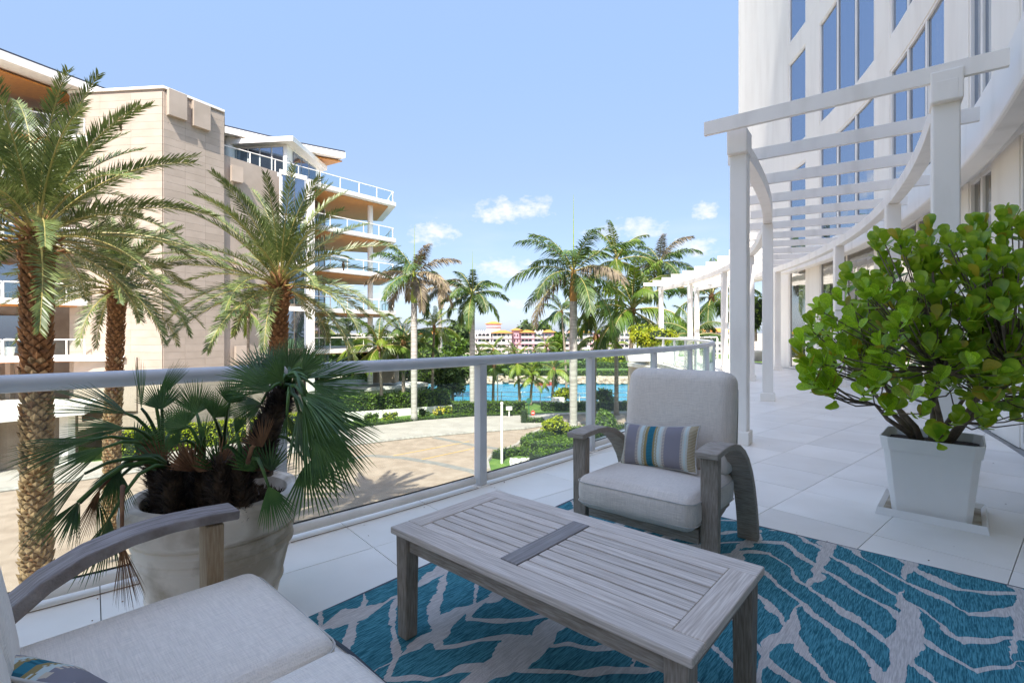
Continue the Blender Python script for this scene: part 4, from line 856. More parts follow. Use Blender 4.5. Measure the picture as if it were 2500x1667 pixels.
# birds on the fronds
def bird(x, y, Y, lb):
    best = None
    for o in bpy.data.objects:
        if o.name.startswith('frond') and o.parent and o.parent.name.startswith('date_palm'):
            for v in o.data.vertices:
                q = v.co + o.parent.location
                if q.y < 2: continue
                e = (q.x / q.y * FP + CX - x) ** 2 + (Y0 - (q.z - H) / q.y * FP - y - 8) ** 2 + 20 * abs(q.y - Y)
                if best is None or e < best[0]: best = (e, q)
    p = best[1] + Vector((0, 0, .09)); t = thing('bird', lb, 'bird', p, group='birds perched on the date palms'); bm_ = mat('brown_feathers', (.16, .09, .05), (.28, .18, .10), 30, .8)
    MB().lathe([(.005, -.10), (.035, -.07), (.055, -.01), (.05, .05), (.03, .085), (.034, .11), (.028, .135), (.004, .15)], 12).build('body', bm_, t, True)
    MB().box((.0, .03, -.13), (.05, .012, .12)).build('tail', bm_, t); MB().tube([(0, -.03, .12), (0, -.052, .112)], [.008, .001], 5).build('beak', black_m, t)
bird(293, 303, 11.6, 'brown bird perched on the tip of a frond of the tall date palm'); bird(838, 655, 16.5, 'small brown bird on a frond in front of the white balcony slab')

# ================================================================== TERRACE BUILDING
own = thing('terrace_building', 'white curved building with tinted windows at the right, rising above the pergola', 'building', (0, 0, 0))
A0, A1 = -76, 8.0
def arcpiece(r0, r1, z0, z1, a0, a1, name, mt_, parent=own, n=None, **k): return MB().arc(r0, r1, z0, z1, a0, a1, n).build(name, mt_, parent, **k)
RF = 27.82; aL, aW = ray_deg(1803, RF), ray_deg(1893, RF)
bays = [(1925, 1967), (2000, 2134), (2172, 2305), (2364, 2420)]
bays = [(ray_deg(b, RF), ray_deg(a, RF)) for a, b in bays]; nx = bays[-1][0] - 2.1
while nx > -68: bays.append((nx - 6.2, nx)); nx -= 8.2
arcpiece(28.35, 40, G, 13.2, A0, -16, 'core', stucco); arcpiece(28.35, 36, G, 17.5, -15.98, aW, 'core', stucco); arcpiece(28.36, 36, 4.0, 17.5, aW + .01, aL, 'core', stucco)
floors = [(0, 3.42), (3.98, 6.96), (7.66, 10.75), (11.45, 14.5)]
def nextedge(i): return bays[i - 1][0] if i else None
for fi, (z0, z1) in enumerate(floors):
    zt_ = 13.2
    prev = aW if fi == 0 else aL
    for i, (a0, a1) in enumerate(bays):
        if z0 > 13 and a0 < -16: break
        arcpiece(RF, 28.3, z0, z1, a1, prev, 'pillar', stucco); prev = a0
        arcpiece(27.875, 27.92, z0 + .05, z1 - .05, a0, a1, 'window', win_gr if fi == 0 else win_up)
        nm = 0 if i == 0 else 2 if (fi and i < 3) else 1
        wd = .045 / 28 * 57.3
        for k in range(nm):
            am = a0 + (a1 - a0) * (k + 1) / (nm + 1); arcpiece(27.84, 27.87, z0 + .05, z1 - .05, am - wd, am + wd, 'mullion', white_paint, n=1)
        for k in range(nm): am = a0 + (a1 - a0) * (k + 1) / (nm + 1); arcpiece(27.842, 27.874, z0 + .06, z1 - .06, am + wd * 1.01, am + wd * 1.6, 'gasket', black_m, n=1)
        for aa, sg in ((a0, 1), (a1, -1)):
            arcpiece(27.835, 27.873, z0 + .04, z1 - .04, min(aa, aa + sg * wd * 1.4), max(aa, aa + sg * wd * 1.4), 'window_frame', white_paint, n=1)
        arcpiece(27.835, 27.873, z1 - .06, z1, a0, a1, 'window_frame', white_paint); arcpiece(27.835, 27.873, z0, z0 + .06, a0, a1, 'window_frame', white_paint)
        arcpiece(27.85, 27.874, z0 + .06, z1 - .07, a0 + wd * 1.5, a0 + wd * 2.2, 'gasket', black_m, n=1)
    if fi < 3:
        nz0 = floors[fi + 1][0]; e = aL
        arcpiece(RF - (.05 if fi == 0 else 0), 28.3, z1, nz0, A0, e, 'floor_band', stucco)
arcpiece(RF, 28.3, 14.5, 17.5, -15.9, aL, 'parapet', stucco)
arcpiece(RF - .002, 28.3, 10.76, 13.2, -75.9, -16.0, 'parapet', stucco)
# curved cornice running beside the pergola
arcpiece(27.46, 27.70, 3.30, 3.86, -75.8, ray_deg(1908, 27.5), 'cornice', white_paint, bevel=.03)
# podium wall below the terrace
pod = thing('low_wing', 'lower curved beige wing below the terrace, with a framed window', 'building', (0, 0, 0))
a_w0, a_w1 = 2.6, 5.6
MB().arc(23.7, 24.6, G, -.34, A0, a_w0).build('wall', beige if False else mat('beige_stucco', (.42, .35, .27), (.50, .43, .34), 1.5, .9, .2, 30), pod)  # beige is the wall's own colour
ws = MATS['beige_stucco']
MB().arc(23.7, 24.6, -.9, -.34, a_w0, 8).build('wall', ws, pod); MB().arc(23.7, 24.6, G, -.9, a_w1, 8).build('wall', ws, pod); MB().arc(23.7, 24.6, G, -4.9, a_w0, a_w1).build('wall', ws, pod)
MB().arc(23.98, 24.02, -4.9, -.9, a_w0, a_w1).build('window', win_dk, pod)
for a in (a_w0 + .05, a_w0 + 1.5, a_w1 - .15): MB().arc(23.9, 23.97, -4.9, -.9, a, a + .12, 1).build('mullion', white_paint, pod)
MB().arc(23.62, 23.98, -.9, -.75, a_w0 - .3, a_w1 + .3).build('window_frame', stucco, pod); MB().arc(24.62, 40, G, -.36, 7.0, 8.0).build('end_wall', ws, pod)
MB().arc(23.62, 23.80, -.338, -.16, A0, 8.05).build('slab_edge', white_paint, pod)

# terrace floor: base slab and tiles
fl = struct(MB().arc(23.80, 28.3, -.335, -.012, A0, 8.0, 100).build('terrace_floor', grout))
ang = R_(40.3); ux, uy = Vector((cos(ang), sin(ang))), Vector((-sin(ang), cos(ang))); ts = .615; org = ux * 1.263 + uy * 1.515 * 1.0
org = Vector((.762, .648)) * 1.263 + Vector((-.648, .762)) * 1.515
def clip(poly, n, d):                                            # keep n.p <= d
    out = []
    for i in range(len(poly)):
        a, b = poly[i], poly[(i + 1) % len(poly)]; da, db = n.dot(a) - d, n.dot(b) - d
        if da <= 0: out.append(a)
        if (da < 0 < db) or (db < 0 < da): out.append(a.lerp(b, da / (da - db)))
    return out
tiles = []
for i in range(-30, 80):
    for j in range(-40, 40):
        c = org + ux * (i + .5) * ts + uy * (j + .5) * ts; rel = c - CC; r = rel.length; a = math.degrees(atan2(rel.y, rel.x))
        if not (23.3 < r < 28.8 and -62 < a < 8.6): continue
        g_ = .0022; pl = [c + ux * sx * (ts / 2 - g_) + uy * sy * (ts / 2 - g_) for sx, sy in ((-1, -1), (1, -1), (1, 1), (-1, 1))]
        n = rel.normalized(); pl = clip(pl, n, n.dot(CC) + 27.74); 
        if pl: pl = clip(pl, -n, -(n.dot(CC) + 23.86))
        t8 = R_(7.9); n8 = Vector((-sin(t8), cos(t8)))
        if pl: pl = clip(pl, n8, n8.dot(CC))
        if len(pl) < 3: continue
        tiles.append((c.length if c.y > .3 else 50 + c.length, c, pl))
tiles.sort(key=lambda q: q[0]); rest = MB()
for k, (d, c, pl) in enumerate(tiles):
    dz_ = rnd(-.0006, .0006)
    if k < 300: link('tile', MB().prism([(p - c)[:] for p in pl], -.011, dz_).data('tile', tile_m), fl, loc=(c.x, c.y, 0))
    else: rest.prism([p[:] for p in pl], -.011, dz_)
rest.build('tile', tile_m, fl, kind='stuff')

# balustrade
bal = thing('balustrade', 'curved grey balustrade of the terrace with a round handrail and glass panes', 'railing', (0, 0, 0))
def RR(a):
    pts = [(-115, 24.0), (-55, 23.98), (-43, 24.03), (-38, 24.1), (-32, 24.22), (-24, 24.26), (-15, 24.12), (-6, 24.0), (8, 23.98)]
    for (a0, r0), (a1, r1) in zip(pts, pts[1:]):
        if a <= a1: return r0 + (r1 - r0) * (a - a0) / (a1 - a0)
    return 23.98
def AR(a, off=0, z=0): return A(RR(a) + off, a, z)
st = 3.83; pa = [-42.97 + st * k for k in range(-9, 14)]; pa = [a for a in pa if a < 7.6] + [7.75]
lim = [-96.0] + pa if False else pa
MB().tube([AR(a, 0, 1.03) for a in [pa[0] - 1 + (7.75 - pa[0] + 1) * i / 110 for i in range(111)]], .041, 16).build('handrail', rail_paint, bal, True)
for k, a in enumerate(pa):
    d = 1 if k == len(pa) - 1 else 0; p = AR(a); tn = R_(a + 90)
    pm = MB().box((0, 0, .505), (.055, .075, .99)).build('post', rail_paint, bal, bevel=.004); pm.location = p; pm.rotation_euler = (0, 0, tn)
    pm2 = MB().box((.042, 0, .505), (.026, .060, .985)).build('post_cover', rail_paint, bal, bevel=.003); pm2.location = p; pm2.rotation_euler = (0, 0, tn)
    ft = MB().box((.006, 0, .004), (.12, .11, .008)).build('foot_plate', stucco, bal); ft.location = p; ft.rotation_euler = (0, 0, tn)
    if k < len(pa) - 1:
        b = pa[k + 1]; e = .16; aa = [a + e + (b - a - 2 * e) * i / 4 for i in range(5)]
        MB().tube([AR(q, 0, .058) for q in aa], .033, 14).build('bottom_rail', white_paint, bal, True)
        MB().tube([AR(q, 0, .093) for q in aa], .006, 5).build('gasket', black_m, bal)
        m = MB(); vs = []
        for q in aa: vs += [AR(q, -.004, .09), AR(q, .004, .09), AR(q, .004, .995), AR(q, -.004, .995)]
        m.add(vs, [(i * 4 + j, i * 4 + (j + 1) % 4, (i + 1) * 4 + (j + 1) % 4, (i + 1) * 4 + j) for i in range(4) for j in range(4)] + [(3, 2, 1, 0), (16, 17, 18, 19)])
        m.build('glass_pane', glass_rail, bal)
dm = MB(); vs = []
for i in range(161): a = -60 + 67.5 * i / 160; w0_ = .012 + .008 * noise.noise(Vector((a * 1.7, 3, 0))); vs += [AR(a, .040, .0016), AR(a, .040 + max(.003, w0_), .0016)]
dm.add(vs, [(2 * i, 2 * i + 1, 2 * i + 3, 2 * i + 2) for i in range(160)]); dm.build('dirty_joint', mat('joint_dirt', (.10, .065, .035), (.30, .23, .15), 25, .95), fl)
bal2 = thing('end_balustrade', 'straight white balustrade closing the far end of the terrace', 'railing', (0, 0, 0))
e0, e1 = A(24.0, 7.75), A(28.2, 7.9)
MB().tube([e0 + Vector((0, 0, 1.03)), e1 + Vector((0, 0, 1.03))], .04, 12).build('handrail', white_paint, bal2, True); MB().tube([e0 + Vector((0, 0, .058)), e1 + Vector((0, 0, .058))], .033, 10).build('bottom_rail', white_paint, bal2, True)
for k in range(1, 4): p = e0.lerp(e1, k / 3); MB().box((p.x, p.y, .5), (.07, .07, 1.0)).build('post', white_paint, bal2)
for k in range(3): p, q = e0.lerp(e1, k / 3 + .015), e0.lerp(e1, (k + 1) / 3 - .015); MB().vprism([p + Vector((0, 0, .1)), q + Vector((0, 0, .1)), q + Vector((0, 0, 1)), p + Vector((0, 0, 1))], (0, .01, 0)).build('glass_pane', glass_rail, bal2)

# ------------------------------------------------------------------ pergola
per = thing('pergola', 'long curved white pergola with flat rafters along the building side of the terrace', 'pergola', (0, 0, 0))
RO, RI = 25.25, 27.0
def ang_of(p): return math.degrees(atan2(p[1] - CC.y, p[0] - CC.x))
outer = [-35.9, ang_of((4.73, 9.24)), ang_of((6.36, 13.1)), ang_of((6.97, 16.6)), .3, 9.6 - 1.9]
inner = [-36.5, ang_of((6.03, 7.8)), ang_of((7.6, 11.64)), ang_of((8.9, 16.6)), .3, 7.4]
for R, lst, wd in ((RO, outer, .18), (RI, inner, .19)):
    for k, a in enumerate(lst):
        p = A(R, a); zt2 = 3.27
        pst = MB().box((0, 0, zt2 / 2), (wd, wd, zt2)).build('post', white_paint, per, bevel=.012); pst.location = p; pst.rotation_euler = (0, 0, R_(a))
        if k: ft = MB().box((0, 0, .075), (wd + .07, wd + .07, .15)).build('post_base', stucco, per, bevel=.01); ft.location = p; ft.rotation_euler = (0, 0, R_(a))
        else: ft = MB().box((0, 0, .075), (wd + .05, wd + .05, .15)).build('post_base', stucco, per, bevel=.01); ft.location = p; ft.rotation_euler = (0, 0, R_(a))
    MB().arc(R - .075, R + .075, 3.272, 3.445, lst[0] - .35, 8.0, 60).build('beam', white_paint, per, bevel=.006)
    cp = MB().box((0, 0, 3.40), (wd + .03, .28, .27)).build('post_cap', white_paint, per, bevel=.012); cp.location = A(R, lst[0] - .05); cp.rotation_euler = (0, 0, R_(lst[0]))
ra = -36.75; k = 0
while ra < 8.2:
    L = 2.38 if k else 2.42; c = (24.97 + 27.38) / 2
    ov = max(0, min(.75, (k - 7) * .12)); rf = MB().box((c - ov / 2, 0, 3.525), (27.40 - 24.97 + ov, .05, .15)).build('rafter', white_paint, per, bevel=.004); rf.location = (CC.x, CC.y, 0); rf.rotation_euler = (0, 0, R_(ra)); ra += 2.72; k += 1

# ================================================================== FURNITURE
def frame_parts(t, x0, x1, mats, sofa=False):
    """arms, legs and side frames of the deep seat; x0, x1 outer sides, y back, z up"""
    arm = [(-.03, .645), (.06, .652), (.16, .655), (.26, .647), (.36, .622), (.45, .578), (.53, .515), (.60, .43), (.655, .33), (.70, .21), (.73, .10), (.745, .0)]
    thk = [.032] * 3 + [.034, .037, .04, .043, .046, .05, .052, .054, .056]
    for x in (x0 + .055, x1 - .055):
        o = MB().strip(arm, .115, thk).build('armrest', mats[0], t, bevel=.006); o.location.x = x
        o = MB().box((0, .04, .313), (.088, .052, .626), taper=(.92, .92)).build('front_leg', mats[1], t, bevel=.005); o.location.x = x
        pg = MB().tube([(0, .033, .60), (0, .030, .60)], .009, 8).build('wood_plug', mats[0], t); pg.location.x = x
        sd = [(.72, .90), (.715, .75), (.70, .58), (.665, .44), (.59, .335), (.47, .265), (.32, .235), (.17, .232), (.09, .232)]
        xi = x + (.075 if x < (x0 + x1) / 2 else -.075)
        o = MB().strip(sd, .036, [.06, .062, .066, .075, .085, .085, .08, .075, .075]).build('side_frame', mats[0], t, bevel=.006); o.location.x = xi
    wdt = x1 - x0 - .22; xc = (x0 + x1) / 2
    MB().box((xc, .05, .215), (wdt, .04, .075)).build('front_rail', mats[0], t, bevel=.004)
    for k in range(5): MB().box((xc, .14 + k * .095, .245), (wdt, .07, .02)).build('seat_slat', mats[0], t, bevel=.003)
    for k in range(4): MB().box((xc, .695, .42 + k * .125), (wdt, .02, .08)).build('back_slat', mats[0], t, bevel=.003)
def seam(t, hx_, hy_, z, r, loc):
    pts = []
    for cx_, cy_, a0 in ((hx_ - r, hy_ - r, 0), (-hx_ + r, hy_ - r, 90), (-hx_ + r, -hy_ + r, 180), (hx_ - r, -hy_ + r, 270)):
        for k in range(5): a = R_(a0 + 22.5 * k); pts.append((cx_ + (r + .002) * cos(a), cy_ + (r + .002) * sin(a), z))
    pts.append(pts[0]); o = MB().tube(pts, .0028, 5, False).build('piping', piping_m, t, True); o.location = loc; return o

cr = R_(-39.5); e1_, e2_ = Vector((cos(cr), sin(cr))), Vector((-sin(cr), cos(cr)))
fo = Vector((.345, 2.955))                                      # outer front left corner of the chair
ch = thing('armchair', 'deep seated grey teak armchair with linen cushions facing the coffee table', 'armchair', (*fo, .012), cr)
frame_parts(ch, 0, .86, [teak, teak_v])
sc_ = cushion(.335, .36, .092, .06, .022).build('seat_cushion', linen, ch, True); sc_.location = (.43, .265, .338); sc_.rotation_euler = (R_(-2), 0, 0)
bc_ = cushion(.335, .085, .31, .075, 0).build('back_cushion', linen, ch, True); bc_.location = (.43, .60, .705); bc_.rotation_euler = (R_(-9), 0, 0)
for zz, ly in ((.066, 0),): o = seam(ch, .335, .36, 0, .06, (.43, .265, .345 + .05)); o.rotation_euler = (R_(-2), 0, 0)
o = seam(ch, .335, .36, 0, .06, (.43, .265, .345 - .062)); o.rotation_euler = (R_(-2), 0, 0)
def pillow(lb, loc, rot, sx=.235, sy=.13, mt_=stripe_m):
    m, rim = pillow_mesh(sx, sy, .062); t = thing('pillow', lb, 'pillow', loc); t.rotation_euler = rot
    m.build('cover', mt_, t, True); MB().tube(rim, .0045, 6, False).build('piping', piping_m, t, True); return t
pc = Vector((*(fo + e1_ * .395 + e2_ * .365), .575))
pillow('striped lumbar pillow with a teal centre band, leaning in the armchair', pc, (R_(68), R_(-5), cr + R_(-3)), .245, .138)

# sofa
sr = R_(137.3); s1, s2 = Vector((cos(sr), sin(sr))), Vector((-sin(sr), cos(sr)))
ffc = Vector((-.87, 1.658))                                      # far front corner of the far seat cushion
so = ffc + s1 * .11 + s2 * .05                                 # frame far front outer corner
sofa = thing('sofa', 'teak sofa with pale linen seat cushions in the lower left corner', 'sofa', (*(so - s1 * 1.45), 0), sr)
frame_parts(sofa, 0, 1.50, [mat('teak_arm', (.20, .165, .145), (.36, .32, .30), 9, .75, .5, 60, stretch=(14, 1.4, 1.4), detail=8), teak_warm], True)
for k, (xc, lb) in enumerate(((1.105, 'f'), (.50, 'n'))):
    c = cushion(.299, .37, .088, .055, .012).build('seat_cushion', linen_lt, sofa, True); c.location = (xc, .285, .365)
    seam(sofa, .299, .37, 0, .055, (xc, .285, .365 + .055)); 
    c = cushion(.299, .085, .31, .07, 0).build('back_cushion', linen_lt, sofa, True); c.location = (xc, .64, .74); c.rotation_euler = (R_(-11), 0, 0)
pillow('second striped pillow with a teal corner on the sofa, at the lower left edge', (*F(120, 1740, .53).xy, .53), (R_(60), R_(8), sr + R_(20)), .22, .14)

# coffee table
tA, tB, tC, tD = Vector((-.079, 2.518)), Vector((-.491, 2.035)), Vector((.857, 1.689)), Vector((.437, 1.224))
tc_ = (tA + tB + tC + tD) / 4; tr = atan2((tC - tA + tD - tB).y, (tC - tA + tD - tB).x); TL, TW, TH = 1.255, .64, .463
tb = thing('coffee_table', 'low slatted coffee table of bleached grey teak on the blue rug', 'table', (*tc_, .012), tr); TH -= .012
fw, th_ = .088, .028; zc = TH - th_ / 2
for sy in (-1, 1): MB().box((0, sy * (TW / 2 - fw / 2), zc), (TL, fw, th_)).build('frame_board', teak_pale, tb, bevel=.005)
yt_ = mat('bleached_teak_across', (.50, .41, .335), (.76, .67, .575), 12, .7, .3, 60, stretch=(16, .5, 16), rand=.10, detail=8)
yd_ = mat('grey_teak_across', (.22, .195, .18), (.34, .31, .29), 12, .7, .3, 60, stretch=(16, .5, 16), rand=.10, detail=8)
for sx in (-1, 1): MB().box((sx * (TL / 2 - fw / 2), 0, zc), (fw, TW - 2 * fw - .002, th_)).build('end_board', yt_, tb, bevel=.004)
MB().box((-.055, 0, zc + .0015), (.078, TW - 2 * fw - .004, th_)).build('cross_board', yd_, tb, bevel=.003)
iw = TW - 2 * fw; ns = 8
for x0, x1 in ((-TL / 2 + fw, -.055 - .039), (-.055 + .039, TL / 2 - fw)):
    for k in range(ns):
        yy = -iw / 2 + iw * (k + .5) / ns; MB().box(((x0 + x1) / 2, yy, zc + rnd(-.0008, .0006)), (x1 - x0 - .004, iw / ns - .0082, th_ - .004)).build('slat', teak_pale, tb, bevel=.002)
MB().box((0, 0, TH - .05), (TL - .2, iw, .012)).build('slat_gap_shade', black_m, tb)  # black sheet added under the slats, stands in for shade in the gaps
for sy in (-1, 1): MB().box((0, sy * (TW / 2 - .045), TH - th_ - .034), (TL - .16, .022, .064)).build('apron', teak, tb, bevel=.003)
for sx in (-1, 1): MB().box((sx * (TL / 2 - .045), 0, TH - th_ - .034), (.022, TW - .16, .064)).build('apron', teak_v, tb, bevel=.003)
for sx in (-1, 1):
    for sy in (-1, 1): MB().box((sx * (TL / 2 - .05), sy * (TW / 2 - .05), (TH - th_) / 2), (.068, .068, TH - th_ - .001), taper=(.86, .86)).build('leg', teak_v, tb, bevel=.006)

# rug
ra_ = atan2(-.657, .754); rc = Vector((.695, 4.013)); w_, u_ = Vector((.754, -.657)), Vector((.657, .754))
RL, RW = 3.2, 2.44; ctr = rc + w_ * RL / 2 - u_ * RW / 2
m = MB(); nx_, ny_ = 60, 46; top = []
for i in range(nx_ + 1):
    for j in range(ny_ + 1):
        x, y = -RL / 2 + RL * i / nx_, -RW / 2 + RW * j / ny_; e = min(RL / 2 - abs(x), RW / 2 - abs(y))
        wob = .006 * noise.noise(Vector((x * 2, y * 2, 3))) if e < .04 else 0; m.v.append((x + wob, y + wob, .0095 + .0022 * noise.noise(Vector((x * 2.2, y * 2.2, 0))) - (.004 if e < .001 else 0)))
for i in range(nx_):
    for j in range(ny_): a = i * (ny_ + 1) + j; m.f.append([a, a + ny_ + 1, a + ny_ + 2, a + 1]); m.m.append(0)
rug = m.build('rug', rug_m, None, True, label='large teal outdoor rug with a pale branching pattern under the coffee table', category='rug'); rug.location = (*ctr, .002); rug.rotation_euler = (0, 0, ra_)
ru = MB().prism([(-RL / 2, -RW / 2), (RL / 2, -RW / 2), (RL / 2, RW / 2), (-RL / 2, RW / 2)], .0008, .0065).build('backing', navy, rug)

# ------------------------------------------------------------------ concrete planter with fan palm
pp = Vector((-1.30, 2.19)); pl_ = thing('concrete_planter', 'large weathered concrete planter with ribbed bands, holding the fan palm', 'planter', (*pp, 0))
prof = [(.0, .0), (.232, 0), (.238, .008), (.272, .150), (.279, .154), (.282, .162), (.281, .170), (.276, .174), (.312, .318), (.318, .321), (.325, .328), (.327, .340), (.324, .352), (.318, .357), (.322, .385), (.331, .390), (.334, .402), (.332, .412), (.326, .416), (.330, .428), (.352, .440), (.366, .452), (.371, .468), (.373, .520), (.368, .548), (.352, .564), (.318, .567), (.298, .552), (.290, .50), (.28, .44)]
prof = [(r_ * .94, z_) for r_, z_ in prof]; MB().lathe(prof, 128).build('pot', conc, pl_)
MB().lathe([(.0, .50), (.15, .505), (.275, .49)], 32).build('soil', soil, pl_, True)
fp = thing('fan_palm', 'bushy dark green fan palm with several fibrous stems in the concrete planter', 'palm', (*pp, .49))
fo0 = Vector((*pp, .49)); random.seed(77)
def stem(a, b, r0, r1, bend=(0, 0, 0)):
    r0 *= .72; r1 *= .75
    a, b = Vector(a), Vector(b)
    if b.z < .80 and a.z < .7: a.z = .47
    pts = [a.lerp(b, i / 6) + Vector(bend) * sin(pi * i / 6) for i in range(7)]
    MB().tube([p - fo0 for p in pts], [r0 * (1 - i / 6) + r1 * i / 6 for i in range(7)], 12).build('stem', hair, fp, True); m = MB()
    for _ in range(900):
        k = rnd(0, 1); c = a.lerp(b, k) + Vector(bend) * sin(pi * k); d = Vector((rnd(-1, 1), rnd(-1, 1), rnd(-.2, .7))).normalized(); ax_ = (b - a).normalized(); d = (d - ax_ * d.dot(ax_) * .6).normalized(); r = r0 * (1 - k) + r1 * k
        s_ = c + d * r * .8; tp = s_ + (d + ax_ * rnd(.2, 1.4)).normalized() * rnd(.02, .075); q = d.cross(ax_).normalized() * .006; m.add([s_ - fo0 - q, s_ - fo0 + q, tp - fo0], [(0, 1, 2)])
    m.build('fibres', hair, fp, kind='stuff')
S0 = P(600, 1150, 2.14); S1 = P(668, 1010, 2.10); S2 = P(700, 950, 2.08)
stem(S0, S1, .075, .062, (.01, 0, -.01)); stem(S1, S2, .055, .03); stem(P(400, 1170, 2.15), P(372, 1105, 2.12), .06, .04); stem(P(500, 1170, 2.08), P(495, 1140, 2.07), .055, .04); stem(P(590, 1190, 2.0), P(588, 1150, 2.0), .045, .035); stem(P(430, 1200, 2.02), P(420, 1150, 2.0), .06, .045); stem(P(550, 1140, 2.3), P(545, 1110, 2.3), .06, .05)
def fan(hub, tip, spread, n, w, root, mt_=fan_leaf, drop=.0, face=None, cut=.38, close=0, name='fan_leaf'):
    n = int(n * 1.35); hub, tip = Vector(hub), Vector(tip); d = tip - hub; L = d.length; d.normalize(); m = MB()
    view = (Vector((0, 0, H)) - hub).normalized(); nrm = face or (view * rnd(.5, 1.1) + Vector((rnd(-.5, .5), rnd(-.5, .5), rnd(.1, .9))))
    nrm = (nrm - d * nrm.dot(d)).normalized(); s = nrm.cross(d).normalized(); g = Vector((0, 0, -1)); da = 2 * spread / n
    for i in range(n):
        f = R_(-spread + da * (i + .5)); dd = d * cos(f) + s * sin(f) + nrm * (-.22 * (abs(f) / 1.6) ** 2 + rnd(-.05, .05)); dd.normalize(); q = nrm.cross(dd).normalized()
        l = L * (1 - .16 * (abs(f) / R_(max(spread, 1))) ** 2) * rnd(.90, 1.05); hw = min(w, L * max(cut, .3) * sin(R_(da) / 2) * 1.5)
        ks = (0.02, cut * .5, cut, .72, .9, 1.0); ws = (.05, .52, 1.0, .74, .38, .04); vs = []
        for k, wk in zip(ks, ws):
            c = hub + dd * l * k + g * (drop * l * max(0, k - cut * .8) ** 1.7) + nrm * (-.0 if k < cut else 0)
            vs += [c - q * hw * wk + nrm * hw * wk * .45, c, c + q * hw * wk + nrm * hw * wk * .45]
        m.add([v - fo0 for v in vs], [(a * 3 + b, a * 3 + b + 1, a * 3 + b + 4, a * 3 + b + 3) for a in range(5) for b in range(2)])
        if random.random() < .0: pass
    o = m.build(name, mt_, fp, False)
    if root is not None:
        a = Vector(root); mid = a.lerp(hub, .55) + Vector((0, 0, .04 if hub.z > a.z else .07)); ctrl = [a, a.lerp(mid, .5) + Vector((0, 0, .02)), mid, mid.lerp(hub, .5) + Vector((0, 0, .008)), hub + d * L * .03]
        MB().tube([c - fo0 for c in ctrl], [.009, .008, .007, .0062, .005], 7).build('leaf_stalk', fan_leaf if mt_ is fan_leaf else fan_dead, fp, True)
K = P(700, 955, 2.08); Lw = P(398, 1120, 2.08); Md = P(497, 1130, 2.05); Md2 = P(545, 1110, 2.28); Mr = P(590, 1145, 1.98); Ls = P(415, 1140, 2.0)
mf = MB()
for _ in range(1500):
    a_ = rnd(0, 2 * pi); r_ = .28 * sqrt(rnd(0, 1)); b_ = Vector((r_ * cos(a_), r_ * sin(a_), .012)); hh = rnd(.02, .10) * (1.2 - r_ / .3); d_ = Vector((rnd(-.7, .7), rnd(-.7, .7), 1)).normalized(); q_ = d_.orthogonal().normalized() * .004
    mf.add([b_ - q_, b_ + q_, b_ + d_ * hh], [(0, 1, 2)])
mf.build('fibre_mat', hair, fp, kind='stuff')
stem(P(470, 1190, 2.25), P(455, 1120, 2.25), .07, .05); stem(P(640, 1160, 2.05), P(640, 1080, 2.05), .06, .045); stem(P(545, 1175, 1.98), P(540, 1130, 1.97), .05, .04)
W = .013
crown = [  # hub px, hub depth, tip px, tip depth, spread, blades, droop
    ((650, 938), 2.10, (575, 858), 2.20, 48, 22, .05), ((672, 915), 2.14, (655, 838), 2.25, 46, 20, .03), ((705, 905), 2.16, (712, 818), 2.2, 40, 20, .0),
    ((738, 905), 2.05, (800, 838), 2.08, 42, 20, .05), ((748, 925), 1.98, (868, 866), 1.95, 34, 20, .08), ((758, 938), 1.95, (905, 925), 1.92, 40, 24, .12),
    ((745, 958), 1.92, (898, 992), 1.85, 38, 22, .16), ((735, 965), 1.88, (905, 1048), 1.82, 34, 24, .22), ((740, 985), 1.86, (885, 1140), 1.78, 36, 24, .2),
    ((728, 1000), 1.95, (825, 1165), 1.86, 38, 22, .12), ((660, 955), 2.0, (560, 900), 1.98, 46, 20, .1), ((640, 985), 2.06, (560, 1010), 2.05, 44, 16, .15), ((690, 930), 1.9, (640, 870), 1.82, 55, 22, .06),
    ((765, 1070), 1.80, (842, 1150), 1.76, 42, 20, .3), ((772, 1020), 2.2, (850, 1215), 2.2, 28, 14, .05), ((720, 930), 2.3, (770, 850), 2.4, 50, 20, .05), ((700, 1010), 1.95, (720, 1100), 1.9, 34, 16, .1)]
for (h, hy_, t_, ty_, sp_, n_, dr) in crown: fan(P(*h, hy_), P(*t_, ty_), sp_, n_, W, K + Vector((rnd(-.02, .02), rnd(-.02, .02), rnd(-.02, .02))), drop=dr)
fan(P(655, 1185, 1.86), P(690, 1288, 1.82), 34, 16, .010, P(600, 1140, 1.95), drop=.1); fan(P(748, 1130, 2.15), P(800, 1255, 2.12), 52, 15, .0075, P(640, 1080, 2.1), drop=.05, cut=.2); fan(P(640, 1090, 1.85), P(630, 1020, 1.8), 50, 12, .005, P(605, 1130, 1.92), mt_=fan_dead, cut=.15)
